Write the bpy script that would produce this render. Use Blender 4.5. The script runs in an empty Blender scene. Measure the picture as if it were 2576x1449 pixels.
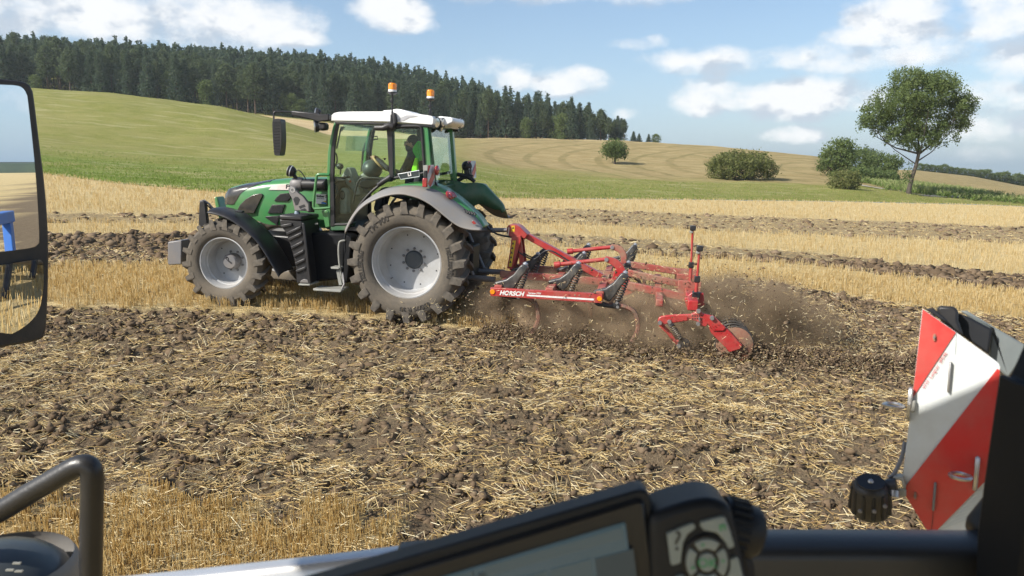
import bpy, bmesh, math, random
import numpy as np
from mathutils import Vector, Matrix, noise as mnoise
random.seed(7); RNG = np.random.default_rng(11)
SC = bpy.context.scene; COL = SC.collection
R = math.radians
# ------------------------------------------------------------------ camera
EYE = 2.32; FPX = 1935.0                      # eye height, focal length in photo pixels (photo 2576 wide)
TH = math.atan((724.5-413)/FPX); CT, ST = math.cos(TH), math.sin(TH)
cam_data = bpy.data.cameras.new('camera'); cam = bpy.data.objects.new('camera', cam_data); COL.objects.link(cam)
cam.location = (0, 0, EYE); cam.rotation_euler = (math.pi/2-TH, 0, 0)
cam_data.sensor_width = 36; cam_data.lens = 36*FPX/2576; cam_data.clip_start = .02; cam_data.clip_end = 6000
cam_data.dof.use_dof = True; cam_data.dof.focus_distance = 11.5; cam_data.dof.aperture_fstop = 9
SC.camera = cam
SC.cycles.volume_bounces = 2
# ------------------------------------------------------------------ sky and sun
SUN_EL = 37; SUN_AZ = 28; SUN_DIR = Vector((-math.cos(R(SUN_EL))*math.cos(R(SUN_AZ)), -math.cos(R(SUN_EL))*math.sin(R(SUN_AZ)), math.sin(R(SUN_EL))))
sl = bpy.data.lights.new('sun', 'SUN'); sl.energy = 5.0; sl.angle = R(.53); sl.color = (1, .945, .86)
so = bpy.data.objects.new('sun', sl); COL.objects.link(so); so.location = (-30, -4, 40)
so.rotation_euler = SUN_DIR.to_track_quat('Z', 'Y').to_euler()
SC.view_settings.view_transform = 'Standard'; SC.view_settings.look = 'None'
SC.view_settings.exposure = 0.42; SC.view_settings.gamma = 1; SC.view_settings.use_curve_mapping = False

def nd(nt, typ, **kw):
    n = nt.nodes.new(typ)
    for k, v in kw.items():
        if k.startswith('i_'): n.inputs[int(k[2:])].default_value = v
        else: setattr(n, k, v)
    return n
def mth(nt, op, a, b=None, c=None, clamp=False):
    n = nt.nodes.new('ShaderNodeMath'); n.operation = op; n.use_clamp = clamp
    for i, v in enumerate((a, b, c)):
        if v is None: continue
        if isinstance(v, (int, float)): n.inputs[i].default_value = v
        else: nt.links.new(v, n.inputs[i])
    return n.outputs[0]
def sstep(nt, x, lo, hi):
    n = nt.nodes.new('ShaderNodeMapRange'); n.interpolation_type = 'SMOOTHSTEP'
    nt.links.new(x, n.inputs[0]); n.inputs[1].default_value = lo; n.inputs[2].default_value = hi
    return n.outputs[0]
def mixc(nt, fac, a, b, blend='MIX'):
    n = nt.nodes.new('ShaderNodeMix'); n.data_type = 'RGBA'; n.blend_type = blend
    for s, v in ((n.inputs[0], fac), (n.inputs[6], a), (n.inputs[7], b)):
        if isinstance(v, (int, float)): s.default_value = v
        elif isinstance(v, (tuple, list)): s.default_value = (*v[:3], 1)
        else: nt.links.new(v, s)
    return n.outputs[2]

def build_world():
    w = bpy.data.worlds.new('World'); SC.world = w; w.use_nodes = True
    nt = w.node_tree; nt.nodes.clear(); L = nt.links.new
    sky = nd(nt, 'ShaderNodeTexSky', sky_type='NISHITA', sun_disc=False, sun_elevation=R(SUN_EL), sun_rotation=R(270-SUN_AZ))
    sky.air_density = 1.0; sky.dust_density = 1.3; sky.ozone_density = 2.6
    tc = nd(nt, 'ShaderNodeTexCoord'); sep = nd(nt, 'ShaderNodeSeparateXYZ'); L(tc.outputs['Generated'], sep.inputs[0])
    X, Y, Z = sep.outputs
    az = mth(nt, 'ARCTAN2', X, Y)                                    # bearing from straight ahead, radians
    el = mth(nt, 'ARCSINE', Z)
    cmb = nd(nt, 'ShaderNodeCombineXYZ'); L(az, cmb.inputs[0]); L(mth(nt, 'MULTIPLY', el, 1.5), cmb.inputs[1])
    # cumulus heads: bearing, elevation, half width, half height, weight
    def bl(px, py, w_, h_, k=1.0):
        return (math.atan((px-1288)/FPX/1.013), math.atan((413-py)/FPX*math.cos(math.atan((px-1288)/FPX))), w_/FPX, h_/FPX, k)
    blobs = [bl(110,40,330,75), bl(560,70,230,62), bl(275,75,60,24,.9), bl(760,112,70,26), bl(400,85,300,62,.9), bl(985,50,95,48), bl(1010,80,85,28,.9),
             bl(1290,215,55,32,.85), bl(1430,222,105,40), bl(1470,200,60,28), bl(1585,128,55,18,.6), bl(1640,120,30,18,.5),
             bl(2235,60,105,75,1.25), bl(2190,110,110,36,.9), bl(2350,95,55,35,.65), bl(1760,262,80,48), bl(1990,262,125,58,1.2), bl(1860,262,130,40,.8),
             bl(1990,345,70,26,.7), bl(1575,293,30,18,.8), bl(2500,60,130,80,.9), bl(2540,160,110,60,.8), bl(1810,160,190,26,.75), bl(2150,160,420,40,.72),
             bl(2310,250,330,55,.7), bl(2420,330,140,40,.65), bl(1330,-5,280,48,.8), bl(1640,10,110,36,.65), bl(2460,395,80,26,.55), bl(1180,190,150,34,.5)]
    nz0 = nd(nt, 'ShaderNodeTexNoise'); nz0.inputs['Scale'].default_value = 9; nz0.inputs['Detail'].default_value = 7; nz0.inputs['Roughness'].default_value = .58
    L(cmb.outputs[0], nz0.inputs['Vector'])
    nz1 = nd(nt, 'ShaderNodeTexNoise'); nz1.inputs['Scale'].default_value = 28; nz1.inputs['Detail'].default_value = 6; nz1.inputs['Roughness'].default_value = .6
    L(cmb.outputs[0], nz1.inputs['Vector'])
    def field(del_):
        e2 = mth(nt, 'ADD', el, del_); acc = None
        for a, e, w_, h_, k in blobs:
            u = mth(nt, 'MULTIPLY', mth(nt, 'SUBTRACT', az, a), 1/w_)
            v = mth(nt, 'MULTIPLY', mth(nt, 'SUBTRACT', e2, e), 1/h_)
            v = mth(nt, 'MULTIPLY', v, mth(nt, 'ADD', 1.0, mth(nt, 'MULTIPLY', mth(nt, 'LESS_THAN', v, 0), .35)))   # flatter base
            d = mth(nt, 'ADD', mth(nt, 'MULTIPLY', u, u), mth(nt, 'MULTIPLY', v, v))
            f = mth(nt, 'MULTIPLY', mth(nt, 'SUBTRACT', 1.0, mth(nt, 'MULTIPLY', d, .55)), k)
            acc = f if acc is None else mth(nt, 'SMOOTH_MAX', acc, f, .15)
        return mth(nt, 'MAXIMUM', acc, -1.0)
    # the same relief a little towards the sun, for the light and dark sides of the heads
    cm2 = nd(nt, 'ShaderNodeCombineXYZ'); L(mth(nt, 'SUBTRACT', az, .016), cm2.inputs[0]); L(mth(nt, 'ADD', mth(nt, 'MULTIPLY', el, 1.5), .026), cm2.inputs[1])
    nzs = nd(nt, 'ShaderNodeTexNoise'); nzs.inputs['Scale'].default_value = 15; nzs.inputs['Detail'].default_value = 5; nzs.inputs['Roughness'].default_value = .55; L(cm2.outputs[0], nzs.inputs['Vector'])
    nzt = nd(nt, 'ShaderNodeTexNoise'); nzt.inputs['Scale'].default_value = 15; nzt.inputs['Detail'].default_value = 5; nzt.inputs['Roughness'].default_value = .55; L(cmb.outputs[0], nzt.inputs['Vector'])
    F0 = field(0.0); F1 = field(.022)
    # the rest of the sky carries the same kind of scattered cumulus
    nz2 = nd(nt, 'ShaderNodeTexNoise'); nz2.inputs['Scale'].default_value = 3.2; nz2.inputs['Detail'].default_value = 4
    L(tc.outputs['Generated'], nz2.inputs['Vector'])
    off = mth(nt, 'MULTIPLY', sstep(nt, mth(nt, 'ABSOLUTE', az), .72, .95), mth(nt, 'MULTIPLY', mth(nt, 'SUBTRACT', nz2.outputs[0], .5), 4.5))
    F0 = mth(nt, 'MAXIMUM', F0, mth(nt, 'SUBTRACT', off, mth(nt, 'SUBTRACT', 1.0, sstep(nt, mth(nt, 'ABSOLUTE', az), .72, .95))))
    puff = mth(nt, 'ADD', mth(nt, 'MULTIPLY', mth(nt, 'SUBTRACT', nz0.outputs[0], .5), 2.3), mth(nt, 'MULTIPLY', mth(nt, 'SUBTRACT', nz1.outputs[0], .5), .9))
    dens = mth(nt, 'ADD', F0, puff)
    mask = sstep(nt, dens, .12, .98)
    mask = mth(nt, 'MULTIPLY', mask, sstep(nt, el, -.01, .03))
    under = mth(nt, 'SUBTRACT', F1, F0)
    sh = mth(nt, 'SUBTRACT', mth(nt, 'ADD', .62, mth(nt, 'MULTIPLY', mth(nt, 'SUBTRACT', nzt.outputs[0], nzs.outputs[0]), 4.2)), mth(nt, 'MULTIPLY', under, .65))
    sh = mth(nt, 'ADD', sh, mth(nt, 'MULTIPLY', mth(nt, 'SUBTRACT', F0, .6), .5), clamp=True)
    ccol = mixc(nt, sstep(nt, sh, .05, .95), (.46, .52, .60), (.82, .825, .83))
    # thin veil of high haze over the lower sky
    nzv = nd(nt, 'ShaderNodeTexNoise'); nzv.inputs['Scale'].default_value = 1.6; nzv.inputs['Detail'].default_value = 3; L(tc.outputs['Generated'], nzv.inputs['Vector'])
    veil = mth(nt, 'MULTIPLY', sstep(nt, nzv.outputs[0], .3, .8), .22)
    bg = nd(nt, 'ShaderNodeBackground'); bg.inputs[1].default_value = .115; L(sky.outputs[0], bg.inputs[0])
    bc = nd(nt, 'ShaderNodeBackground'); bc.inputs[1].default_value = .95; L(ccol, bc.inputs[0])
    bv = nd(nt, 'ShaderNodeBackground'); bv.inputs[1].default_value = .76; bv.inputs[0].default_value = (.46, .68, .95, 1)
    lowv = mth(nt, 'ADD', veil, mth(nt, 'MULTIPLY', mth(nt, 'SUBTRACT', 1.0, sstep(nt, el, -.02, .26)), .40))
    m0 = nd(nt, 'ShaderNodeMixShader'); L(lowv, m0.inputs[0]); L(bg.outputs[0], m0.inputs[1]); L(bv.outputs[0], m0.inputs[2])
    m1 = nd(nt, 'ShaderNodeMixShader'); L(mth(nt, 'MULTIPLY', mask, .93), m1.inputs[0]); L(m0.outputs[0], m1.inputs[1]); L(bc.outputs[0], m1.inputs[2])
    out = nd(nt, 'ShaderNodeOutputWorld'); L(m1.outputs[0], out.inputs[0])
    w.cycles.sampling_method = 'MANUAL'; w.cycles.sample_map_resolution = 512
build_world()

# ------------------------------------------------------------------ measured geometry: photo point -> place
def ray(px, py):
    u = (px-1288)/FPX; v = (724.5-py)/FPX
    return np.array([u, CT+v*ST, -ST+v*CT])
CAMP = np.array([0, 0, EYE])
PSI, AL = R(10), R(3)                                               # the tractor's heading and the slope it climbs
TF = np.array([-math.cos(PSI)*math.cos(AL), math.sin(PSI)*math.cos(AL), math.sin(AL)])
TL = np.array([-math.sin(PSI), -math.cos(PSI), 0]); TU = np.cross(TF, TL)
TO = np.array([-1.404, 12.39, .0019])                               # ground below the rear axle
CAML = float(np.dot(CAMP-TO, TL))
ZM = {'A':(650,650,2.229),'B':(1050,300,2.4156),'C':(1250,650,2.229),'D':(1900,800,1.9815),'R':(3300,1150,1.2964),'M':(1400,1850,1.5153),
      'N':(0,250,1.2595),'W':(0,1700,2.551),'E':(1250,560,4.2625),'F':(1150,360,5.152),'G':(1600,400,2.898),'H':(850,620,4.83),'I':(1350,780,2.787),
      'J':(3550,1150,2.635),'K':(3300,1700,2.55),'S':(2300,250,1.4873),'P':(0,0,1/1.5652)}
def zp(k, u, v):
    ox, oy, s = ZM[k]; return (ox+u/s)/1.5652, (oy+v/s)/1.5652
def q(k, u, v, l):                                                  # sheet point at lateral distance l -> (forward, up)
    r = ray(*zp(k, u, v)); t = (l-CAML)/np.dot(r, TL); d = CAMP+r*t-TO
    return float(np.dot(d, TF)), float(np.dot(d, TU))
def ql(k, pts, l): return [q(k, u, v, l) for u, v in pts]
def q3(k, u, v, l):
    f, u_ = q(k, u, v, l); return (f, l, u_)
def fieldpt(px, py):
    r = ray(px, py); t = -np.dot(CAMP-TO, TU)/np.dot(r, TU); d = CAMP+r*t-TO
    return float(np.dot(d, TF)), float(np.dot(d, TL))
def local(f, l, u): return TO+TF*f+TL*l+TU*u
def fl_of(x, y):
    z = zfield(x, y); d0 = x-TO[0]; d1 = y-TO[1]; d2 = z-TO[2]
    return d0*TF[0]+d1*TF[1]+d2*TF[2], d0*TL[0]+d1*TL[1]
def zfield(x, y):                                                   # the sloping field, levelling out to the right behind our tractor
    t = np.clip((np.asarray(y, float)-3)/10, 0, 1); w = 1-t*t*(3-2*t)
    return TO[2]-((x-TO[0])*TU[0]+(y-TO[1])*TU[1])/TU[2]+np.maximum(0, np.asarray(x, float)-11)*.052*w
TM = Matrix(((TF[0],TL[0],TU[0],TO[0]),(TF[1],TL[1],TU[1],TO[1]),(TF[2],TL[2],TU[2],TO[2]),(0,0,0,1)))
class Plane:                                                        # a plane in the place: point and normal
    def __init__(s, p, n): s.p = np.array(p, float); s.n = np.array(n, float)/np.linalg.norm(n)
    def at(s, px, py, off=0):
        r = ray(px, py); t = np.dot(s.p+s.n*off-CAMP, s.n)/np.dot(r, s.n); return CAMP+r*t
    def z(s, k, u, v, off=0): return s.at(*zp(k, u, v), off)

# ------------------------------------------------------------------ materials
def lin(h):
    h = h.lstrip('#'); o = []
    for i in (0, 2, 4):
        c = int(h[i:i+2], 16)/255; o.append(c/12.92 if c <= .04045 else ((c+.055)/1.055)**2.4)
    return tuple(o)
MATS = {}
def mat(name, c, rough=.5, metal=0, c2=None, nscale=6, namt=.5, bump=0, bscale=40, spec=.5, coat=0, dust=None, dustamt=.0, dscale=3, trans=0):
    m = bpy.data.materials.new(name); m.use_nodes = True; nt = m.node_tree; b = nt.nodes['Principled BSDF']
    b.inputs['Base Color'].default_value = (*c, 1); b.inputs['Roughness'].default_value = rough; b.inputs['Metallic'].default_value = metal
    b.inputs['Specular IOR Level'].default_value = spec
    if coat: b.inputs['Coat Weight'].default_value = coat; b.inputs['Coat Roughness'].default_value = .12
    tc = nd(nt, 'ShaderNodeTexCoord'); colr = None
    if c2 is not None:
        n = nd(nt, 'ShaderNodeTexNoise'); n.inputs['Scale'].default_value = nscale; n.inputs['Detail'].default_value = 6; n.inputs['Roughness'].default_value = .62
        nt.links.new(tc.outputs['Object'], n.inputs['Vector'])
        colr = mixc(nt, mth(nt, 'MULTIPLY', sstep(nt, n.outputs[0], .35, .68), namt*2, clamp=True), c, c2)
    if dust is not None:
        n = nd(nt, 'ShaderNodeTexNoise'); n.inputs['Scale'].default_value = dscale; n.inputs['Detail'].default_value = 9; n.inputs['Roughness'].default_value = .68
        nt.links.new(tc.outputs['Object'], n.inputs['Vector'])
        f = mth(nt, 'MULTIPLY', sstep(nt, n.outputs[0], .3, .75), dustamt, clamp=True)
        colr = mixc(nt, f, colr if colr is not None else c, dust)
        rr = mth(nt, 'ADD', mth(nt, 'MULTIPLY', f, .8-rough if rough < .8 else 0), rough); nt.links.new(rr, b.inputs['Roughness'])
    if colr is not None: nt.links.new(colr, b.inputs['Base Color'])
    if bump:
        n = nd(nt, 'ShaderNodeTexNoise'); n.inputs['Scale'].default_value = bscale; n.inputs['Detail'].default_value = 5
        nt.links.new(tc.outputs['Object'], n.inputs['Vector'])
        bp = nd(nt, 'ShaderNodeBump'); bp.inputs['Strength'].default_value = bump; bp.inputs['Distance'].default_value = .02
        nt.links.new(n.outputs[0], bp.inputs['Height']); nt.links.new(bp.outputs[0], b.inputs['Normal'])
    MATS[name] = m; return m
DUST = (.26, .21, .15)
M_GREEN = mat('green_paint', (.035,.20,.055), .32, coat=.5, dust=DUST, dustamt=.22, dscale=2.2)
M_DGREEN = mat('dark_and_shaded_green_paint', (.025,.12,.055), .4, dust=DUST, dustamt=.35, dscale=3)
M_BLACK = mat('black_plastic', (.013,.0135,.016), .40, dust=(.15,.12,.09), dustamt=.14, dscale=3.5)
M_BLACKP = mat('clean_black_plastic', (.010,.0115,.015), .5, c2=(.016,.018,.022), nscale=8, bump=.04, bscale=300, spec=.35)
M_GLOSSB = mat('dark_glossy_panel', (.028,.027,.025), .2, coat=.4, dust=DUST, dustamt=.16, dscale=4)
M_GREYP = mat('grey_plastic', (.20,.20,.20), .55, dust=DUST, dustamt=.5, dscale=3, bump=.05, bscale=120)
M_LGREY = mat('light_grey_trim', (.30,.30,.27), .55, c2=(.24,.24,.21), nscale=5)
M_IRON = mat('grey_casting', (.17,.17,.18), .5, metal=.2, dust=DUST, dustamt=.4, dscale=4)
M_STEEL = mat('bright_steel', (.5,.5,.5), .35, metal=.9, dust=DUST, dustamt=.3)
M_RIM = mat('silver_rim_paint', (.44,.45,.46), .38, c2=(.38,.385,.39), nscale=3, dust=(.28,.25,.20), dustamt=.45, dscale=2.5)
M_TYRE = mat('dusty_rubber', (.105,.092,.076), .9, c2=(.06,.056,.05), nscale=5, dust=(.21,.175,.13), dustamt=.75, dscale=2.6, bump=.07, bscale=90, spec=.2)
M_TYREB = mat('worn_rubber', (.13,.115,.095), .9, c2=(.07,.064,.058), nscale=9, dust=(.22,.185,.14), dustamt=.6, dscale=7, bump=.1, bscale=80, spec=.2)
M_WHITE = mat('white_paint', (.80,.80,.78), .35, c2=(.70,.70,.68), nscale=3, namt=.2)
M_RED = mat('red_paint', (.40,.014,.018), .38, coat=.3, dust=(.30,.2,.14), dustamt=.42, dscale=4)
M_REDD = mat('dusty_red_paint', (.34,.035,.032), .6, dust=(.30,.20,.13), dustamt=1.0, dscale=3)
M_REFR = mat('red_reflective', (.56,.022,.018), .35, c2=(.48,.02,.015), nscale=5, coat=.3, dust=(.30,.2,.15), dustamt=.28, dscale=9)
M_REFW = mat('white_reflective', (.62,.66,.67), .35, c2=(.56,.60,.61), nscale=4, dust=(.42,.40,.34), dustamt=.4, dscale=9)
M_YEL = mat('yellow_sticker', (.75,.48,.02), .5, c2=(.6,.4,.03), nscale=10)
M_INK = mat('black_print', (.02,.02,.022), .5, c2=(.03,.03,.03), nscale=10)
M_WINK = mat('white_print', (.78,.78,.76), .5, c2=(.65,.62,.58), nscale=10)
M_VEST = mat('hi_vis_cloth', (.32,.85,.02), .7, c2=(.25,.7,.02), nscale=20)
M_VESTG = mat('green_vest_cloth', (.06,.48,.03), .7, c2=(.05,.40,.03), nscale=20)
M_CLOTH = mat('dark_cloth', (.02,.022,.028), .8, c2=(.03,.032,.04), nscale=20)
M_SKIN = mat('skin', (.42,.25,.17), .55, c2=(.38,.21,.14), nscale=15)
M_HAIR = mat('dark_hair', (.02,.016,.012), .6, c2=(.03,.024,.018), nscale=60)
M_WOOD = mat('worn_tan_cover', (.50,.34,.16), .6, c2=(.4,.26,.12), nscale=12)
M_BLUE = mat('blue_paint', (.02,.16,.55), .4, dust=DUST, dustamt=.25)
M_ALU = mat('bright_metal_and_lit_sill', (.72,.73,.74), .35, metal=.6, c2=(.6,.6,.6), nscale=5)
M_LENSR = mat('red_lamp_lens', (.35,.03,.03), .2, coat=.6, c2=(.25,.03,.03), nscale=12)
M_LENSO = mat('amber_lamp_lens', (.9,.30,.01), .2, coat=.6, c2=(.8,.22,.01), nscale=12)
M_LENSC = mat('clear_lamp_lens', (.75,.75,.72), .12, metal=.6, c2=(.55,.55,.53), nscale=20)
M_BEIGE = mat('cream_decal', (.72,.70,.66), .45, c2=(.62,.45,.40), nscale=2.2)
M_BARK = mat('bark', (.085,.07,.055), .9, c2=(.045,.036,.028), nscale=6, bump=.6, bscale=15)
M_PBARK = mat('pine_bark', (.10,.062,.04), .9, c2=(.06,.045,.034), nscale=1.2, bump=.5, bscale=8)
def glass(name, tint, refl=.10, rough=.0):
    m = bpy.data.materials.new(name); m.use_nodes = True; nt = m.node_tree; nt.nodes.clear()
    t = nd(nt, 'ShaderNodeBsdfTransparent'); t.inputs[0].default_value = (*tint, 1)
    g = nd(nt, 'ShaderNodeBsdfGlossy'); g.inputs['Roughness'].default_value = rough; g.inputs[0].default_value = (.9,.95,.95,1)
    lw0 = nd(nt, 'ShaderNodeLayerWeight'); lw0.inputs[0].default_value = .5; lwf = mth(nt, 'MINIMUM', mth(nt, 'MULTIPLY', mth(nt, 'POWER', lw0.outputs['Facing'], 4.0), .35), .22)
    n = nd(nt, 'ShaderNodeTexNoise'); n.inputs['Scale'].default_value = 7; n.inputs['Detail'].default_value = 8
    dd = nd(nt, 'ShaderNodeBsdfDiffuse'); dd.inputs[0].default_value = (.33,.34,.30,1)
    mx = nd(nt, 'ShaderNodeMixShader'); nt.links.new(mth(nt, 'ADD', lwf, refl), mx.inputs[0])
    nt.links.new(t.outputs[0], mx.inputs[1]); nt.links.new(g.outputs[0], mx.inputs[2])
    m2 = nd(nt, 'ShaderNodeMixShader'); nt.links.new(mth(nt, 'MULTIPLY', sstep(nt, n.outputs[0], .4, .85), .012), m2.inputs[0])
    nt.links.new(mx.outputs[0], m2.inputs[1]); nt.links.new(dd.outputs[0], m2.inputs[2])
    o = nd(nt, 'ShaderNodeOutputMaterial'); nt.links.new(m2.outputs[0], o.inputs[0]); return m
M_GLASS = glass('tinted_cab_glass', (.93,.99,.95), .022)
M_GLASSR = glass('rear_cab_glass', (.85,.93,.91), .08)
M_VISOR = glass('smoky_visor', (.72,.82,.88), .05)
def mirror_mat():
    m = bpy.data.materials.new('mirror_glass'); m.use_nodes = True; b = m.node_tree.nodes['Principled BSDF']
    b.inputs['Base Color'].default_value = (.86,.88,.9,1); b.inputs['Metallic'].default_value = 1; b.inputs['Roughness'].default_value = .005
    return m
M_MIRROR = mirror_mat()

# ------------------------------------------------------------------ object helpers
def tag(o, label=None, cat=None, group=None, kind=None):
    if label: o['label'] = label
    if cat: o['category'] = cat
    if group: o['group'] = group
    if kind: o['kind'] = kind
    return o
def thing(name, label, cat, loc=(0,0,0), group=None, mtx=None):
    o = bpy.data.objects.new(name, None); COL.objects.link(o); o.empty_display_size = .2
    if mtx is not None: o.matrix_world = mtx
    else: o.location = loc
    return tag(o, label, cat, group)
class MB:
    def __init__(s): s.v = []; s.f = []
    def add(s, vs, fs):
        b = len(s.v); s.v += [tuple(map(float, p)) for p in vs]; s.f += [tuple(i+b for i in f) for f in fs]; return s
    def box(s, c, d, rot=None):
        c = Vector(c); vs = [Vector(((i & 1)-.5, ((i >> 1) & 1)-.5, ((i >> 2) & 1)-.5)) for i in range(8)]
        vs = [Vector((p.x*d[0], p.y*d[1], p.z*d[2])) for p in vs]
        if rot is not None: vs = [rot @ p for p in vs]
        return s.add([p+c for p in vs], [(0,2,3,1),(4,5,7,6),(0,1,5,4),(2,6,7,3),(0,4,6,2),(1,3,7,5)])
    def prism(s, pts, l0, l1):                                      # outline (forward, up) pushed sideways from l0 to l1
        n = len(pts); a = sum(pts[i][0]*pts[(i+1) % n][1]-pts[(i+1) % n][0]*pts[i][1] for i in range(n))
        if a < 0: pts = pts[::-1]
        lo, hi = min(l0, l1), max(l0, l1)
        vs = [(f, lo, u) for f, u in pts]+[(f, hi, u) for f, u in pts]
        fs = [tuple(range(n)), tuple(range(2*n-1, n-1, -1))]+[(i, i+n, (i+1) % n+n, (i+1) % n) for i in range(n)]
        return s.add(vs, fs)
    def slab(s, front, back):                                       # two matching 3-D outlines joined
        n = len(front)
        return s.add(list(front)+list(back), [tuple(range(n)), tuple(range(2*n-1, n-1, -1))]+[(i, i+n, (i+1) % n+n, (i+1) % n) for i in range(n)])
    def tube(s, path, r, seg=8, caps=True):
        path = [Vector(p) for p in path]; n = len(path); rs = r if isinstance(r, (list, tuple)) else [r]*n
        vs = []; prev = None
        for i, p in enumerate(path):
            t = (path[min(i+1, n-1)]-path[max(i-1, 0)]).normalized()
            if prev is None: a = t.orthogonal().normalized()
            else: a = (prev-t*prev.dot(t)).normalized()
            prev = a; b = t.cross(a)
            vs += [p+(a*math.cos(k*2*math.pi/seg)+b*math.sin(k*2*math.pi/seg))*rs[i] for k in range(seg)]
        fs = [(i*seg+k, i*seg+(k+1) % seg, (i+1)*seg+(k+1) % seg, (i+1)*seg+k) for i in range(n-1) for k in range(seg)]
        if caps: fs += [tuple(range(seg-1, -1, -1)), tuple(range((n-1)*seg, n*seg))]
        return s.add(vs, fs)
    def lathe(s, prof, c=(0,0,0), axis='y', seg=40, close=False, a0=0, a1=2*math.pi):
        full = abs(a1-a0-2*math.pi) < 1e-6; m = seg if full else seg+1; vs = []
        for k in range(m):
            a = a0+(a1-a0)*k/seg; ca, sa = math.cos(a), math.sin(a)
            for r_, h in prof:
                vs.append((c[0]+r_*ca, c[1]+h, c[2]+r_*sa) if axis == 'y' else (c[0]+r_*ca, c[1]+r_*sa, c[2]+h) if axis == 'z' else (c[0]+h, c[1]+r_*ca, c[2]+r_*sa))
        p = len(prof); fs = []
        for k in range(seg):
            k2 = (k+1) % m
            for j in range(p-1 if not close else p):
                j2 = (j+1) % p; fs.append((k*p+j, k*p+j2, k2*p+j2, k2*p+j))
        return s.add(vs, fs)
    def loft(s, rings, caps=True):
        n = len(rings[0]); vs = [p for r_ in rings for p in r_]
        fs = [(i*n+k, i*n+(k+1) % n, (i+1)*n+(k+1) % n, (i+1)*n+k) for i in range(len(rings)-1) for k in range(n)]
        if caps: fs += [tuple(range(n-1, -1, -1)), tuple(range((len(rings)-1)*n, len(rings)*n))]
        return s.add(vs, fs)
    def strip(s, a, b):                                             # open sheet between two 3-D polylines
        n = len(a); return s.add(list(a)+list(b), [(i, i+1, n+i+1, n+i) for i in range(n-1)])
    def sheet(s, rows):                                             # open grid through several polylines
        n = len(rows[0]); return s.add([p for r_ in rows for p in r_], [(i*n+j, i*n+j+1, (i+1)*n+j+1, (i+1)*n+j) for i in range(len(rows)-1) for j in range(n-1)])
    def text(s, txt, fn, size=1.0, align='LEFT', depth=0, shear=0, bold=0, sx=1.0):
        cu = bpy.data.curves.new('t', 'FONT'); cu.body = txt; cu.size = size; cu.align_x = align; cu.extrude = depth; cu.shear = shear; cu.offset = bold; cu.resolution_u = 3
        o = bpy.data.objects.new('t', cu); me = bpy.data.meshes.new_from_object(o)
        s.add([fn(v.co.x*sx, v.co.y, v.co.z) for v in me.vertices], [tuple(p.vertices) for p in me.polygons])
        bpy.data.objects.remove(o); bpy.data.curves.remove(cu); bpy.data.meshes.remove(me); return s
    def mesh(s, name, m, smooth=None, fix=True):
        me = bpy.data.meshes.new(name); me.from_pydata(s.v, [], s.f); me.materials.append(m)
        if fix:
            b = bmesh.new(); b.from_mesh(me); bmesh.ops.recalc_face_normals(b, faces=b.faces); b.to_mesh(me); b.free()
        if smooth is not None:
            me.polygons.foreach_set('use_smooth', [True]*len(me.polygons)); me.set_sharp_from_angle(angle=R(smooth))
        me.update(); return me
    def build(s, name, m, parent=None, bev=0, smooth=None, seg=2, solid=0, fix=True):
        o = bpy.data.objects.new(name, s.mesh(name, m, smooth if smooth is not None else (40 if bev else None), fix)); COL.objects.link(o)
        if parent is not None: o.parent = parent
        if solid:
            md = o.modifiers.new('solid', 'SOLIDIFY'); md.thickness = solid; md.offset = 0
        if bev:
            md = o.modifiers.new('bevel', 'BEVEL'); md.width = bev; md.segments = seg; md.limit_method = 'ANGLE'; md.angle_limit = R(35); md.harden_normals = False
        return o
def dupe(o, parent=None, mtx=None):
    c = o.copy(); COL.objects.link(c)
    if parent is not None: c.parent = parent
    if mtx is not None: c.matrix_local = mtx
    return c
def arc(cx, cy, r, a0, a1, n): return [(cx+r*math.cos(R(a0+(a1-a0)*i/n)), cy+r*math.sin(R(a0+(a1-a0)*i/n))) for i in range(n+1)]
def interp(pts, x):
    xs = [p[0] for p in pts]; ys = [p[1] for p in pts]; return np.interp(x, xs, ys)
def smoothline(pts, n=24):                                          # Catmull-Rom through 2-D / 3-D points
    P = [np.array(p, float) for p in pts]; P = [2*P[0]-P[1]]+P+[2*P[-1]-P[-2]]; out = []
    for i in range(1, len(P)-2):
        m = max(2, n//(len(P)-3))
        for j in range(m):
            t = j/m; a, b, c, d = P[i-1:i+3]
            out.append(tuple(.5*((2*b)+(c-a)*t+(2*a-5*b+4*c-d)*t*t+(-a+3*b-3*c+d)*t**3)))
    out.append(tuple(P[-2])); return out
# ================================================================== LAND
def vnoise(x, y, seed=0):                                           # smooth value noise, vectorised
    xi = np.floor(x).astype(np.int64); yi = np.floor(y).astype(np.int64); fx = x-xi; fy = y-yi
    def h(a, b):
        n = (a*374761393+b*668265263+seed*982451653) & 0x7fffffff
        n = ((n ^ (n >> 13))*1274126177) & 0x7fffffff
        return ((n ^ (n >> 16)) & 0xffff)/65535.0
    u = fx*fx*(3-2*fx); v = fy*fy*(3-2*fy)
    return (h(xi,yi)*(1-u)+h(xi+1,yi)*u)*(1-v)+(h(xi,yi+1)*(1-u)+h(xi+1,yi+1)*u)*v
def fbm(x, y, oct=4, seed=0):
    s = 0; a = .5; t = 0
    for i in range(oct): s = s+a*vnoise(x*2**i+17*i, y*2**i-9*i, seed+i); t += a; a *= .55
    return s/t
def band(pix):                                                      # a photographed furrow line -> l as a function of f
    p = sorted(fieldpt(*v) for v in pix); return np.array([a for a, b in p]), np.array([b for a, b in p])
BL_LO = band([(-200,672),(130,670),(400,668),(1340,612),(1633,640),(2044,668),(2500,730)])
BL_UP = band([(-200,590),(130,590),(430,590),(1340,585),(1633,605),(2044,637),(2500,690)])
AL_LO = band([(-200,562),(130,560),(430,562),(1340,560),(2000,590),(2576,614)])
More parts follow.
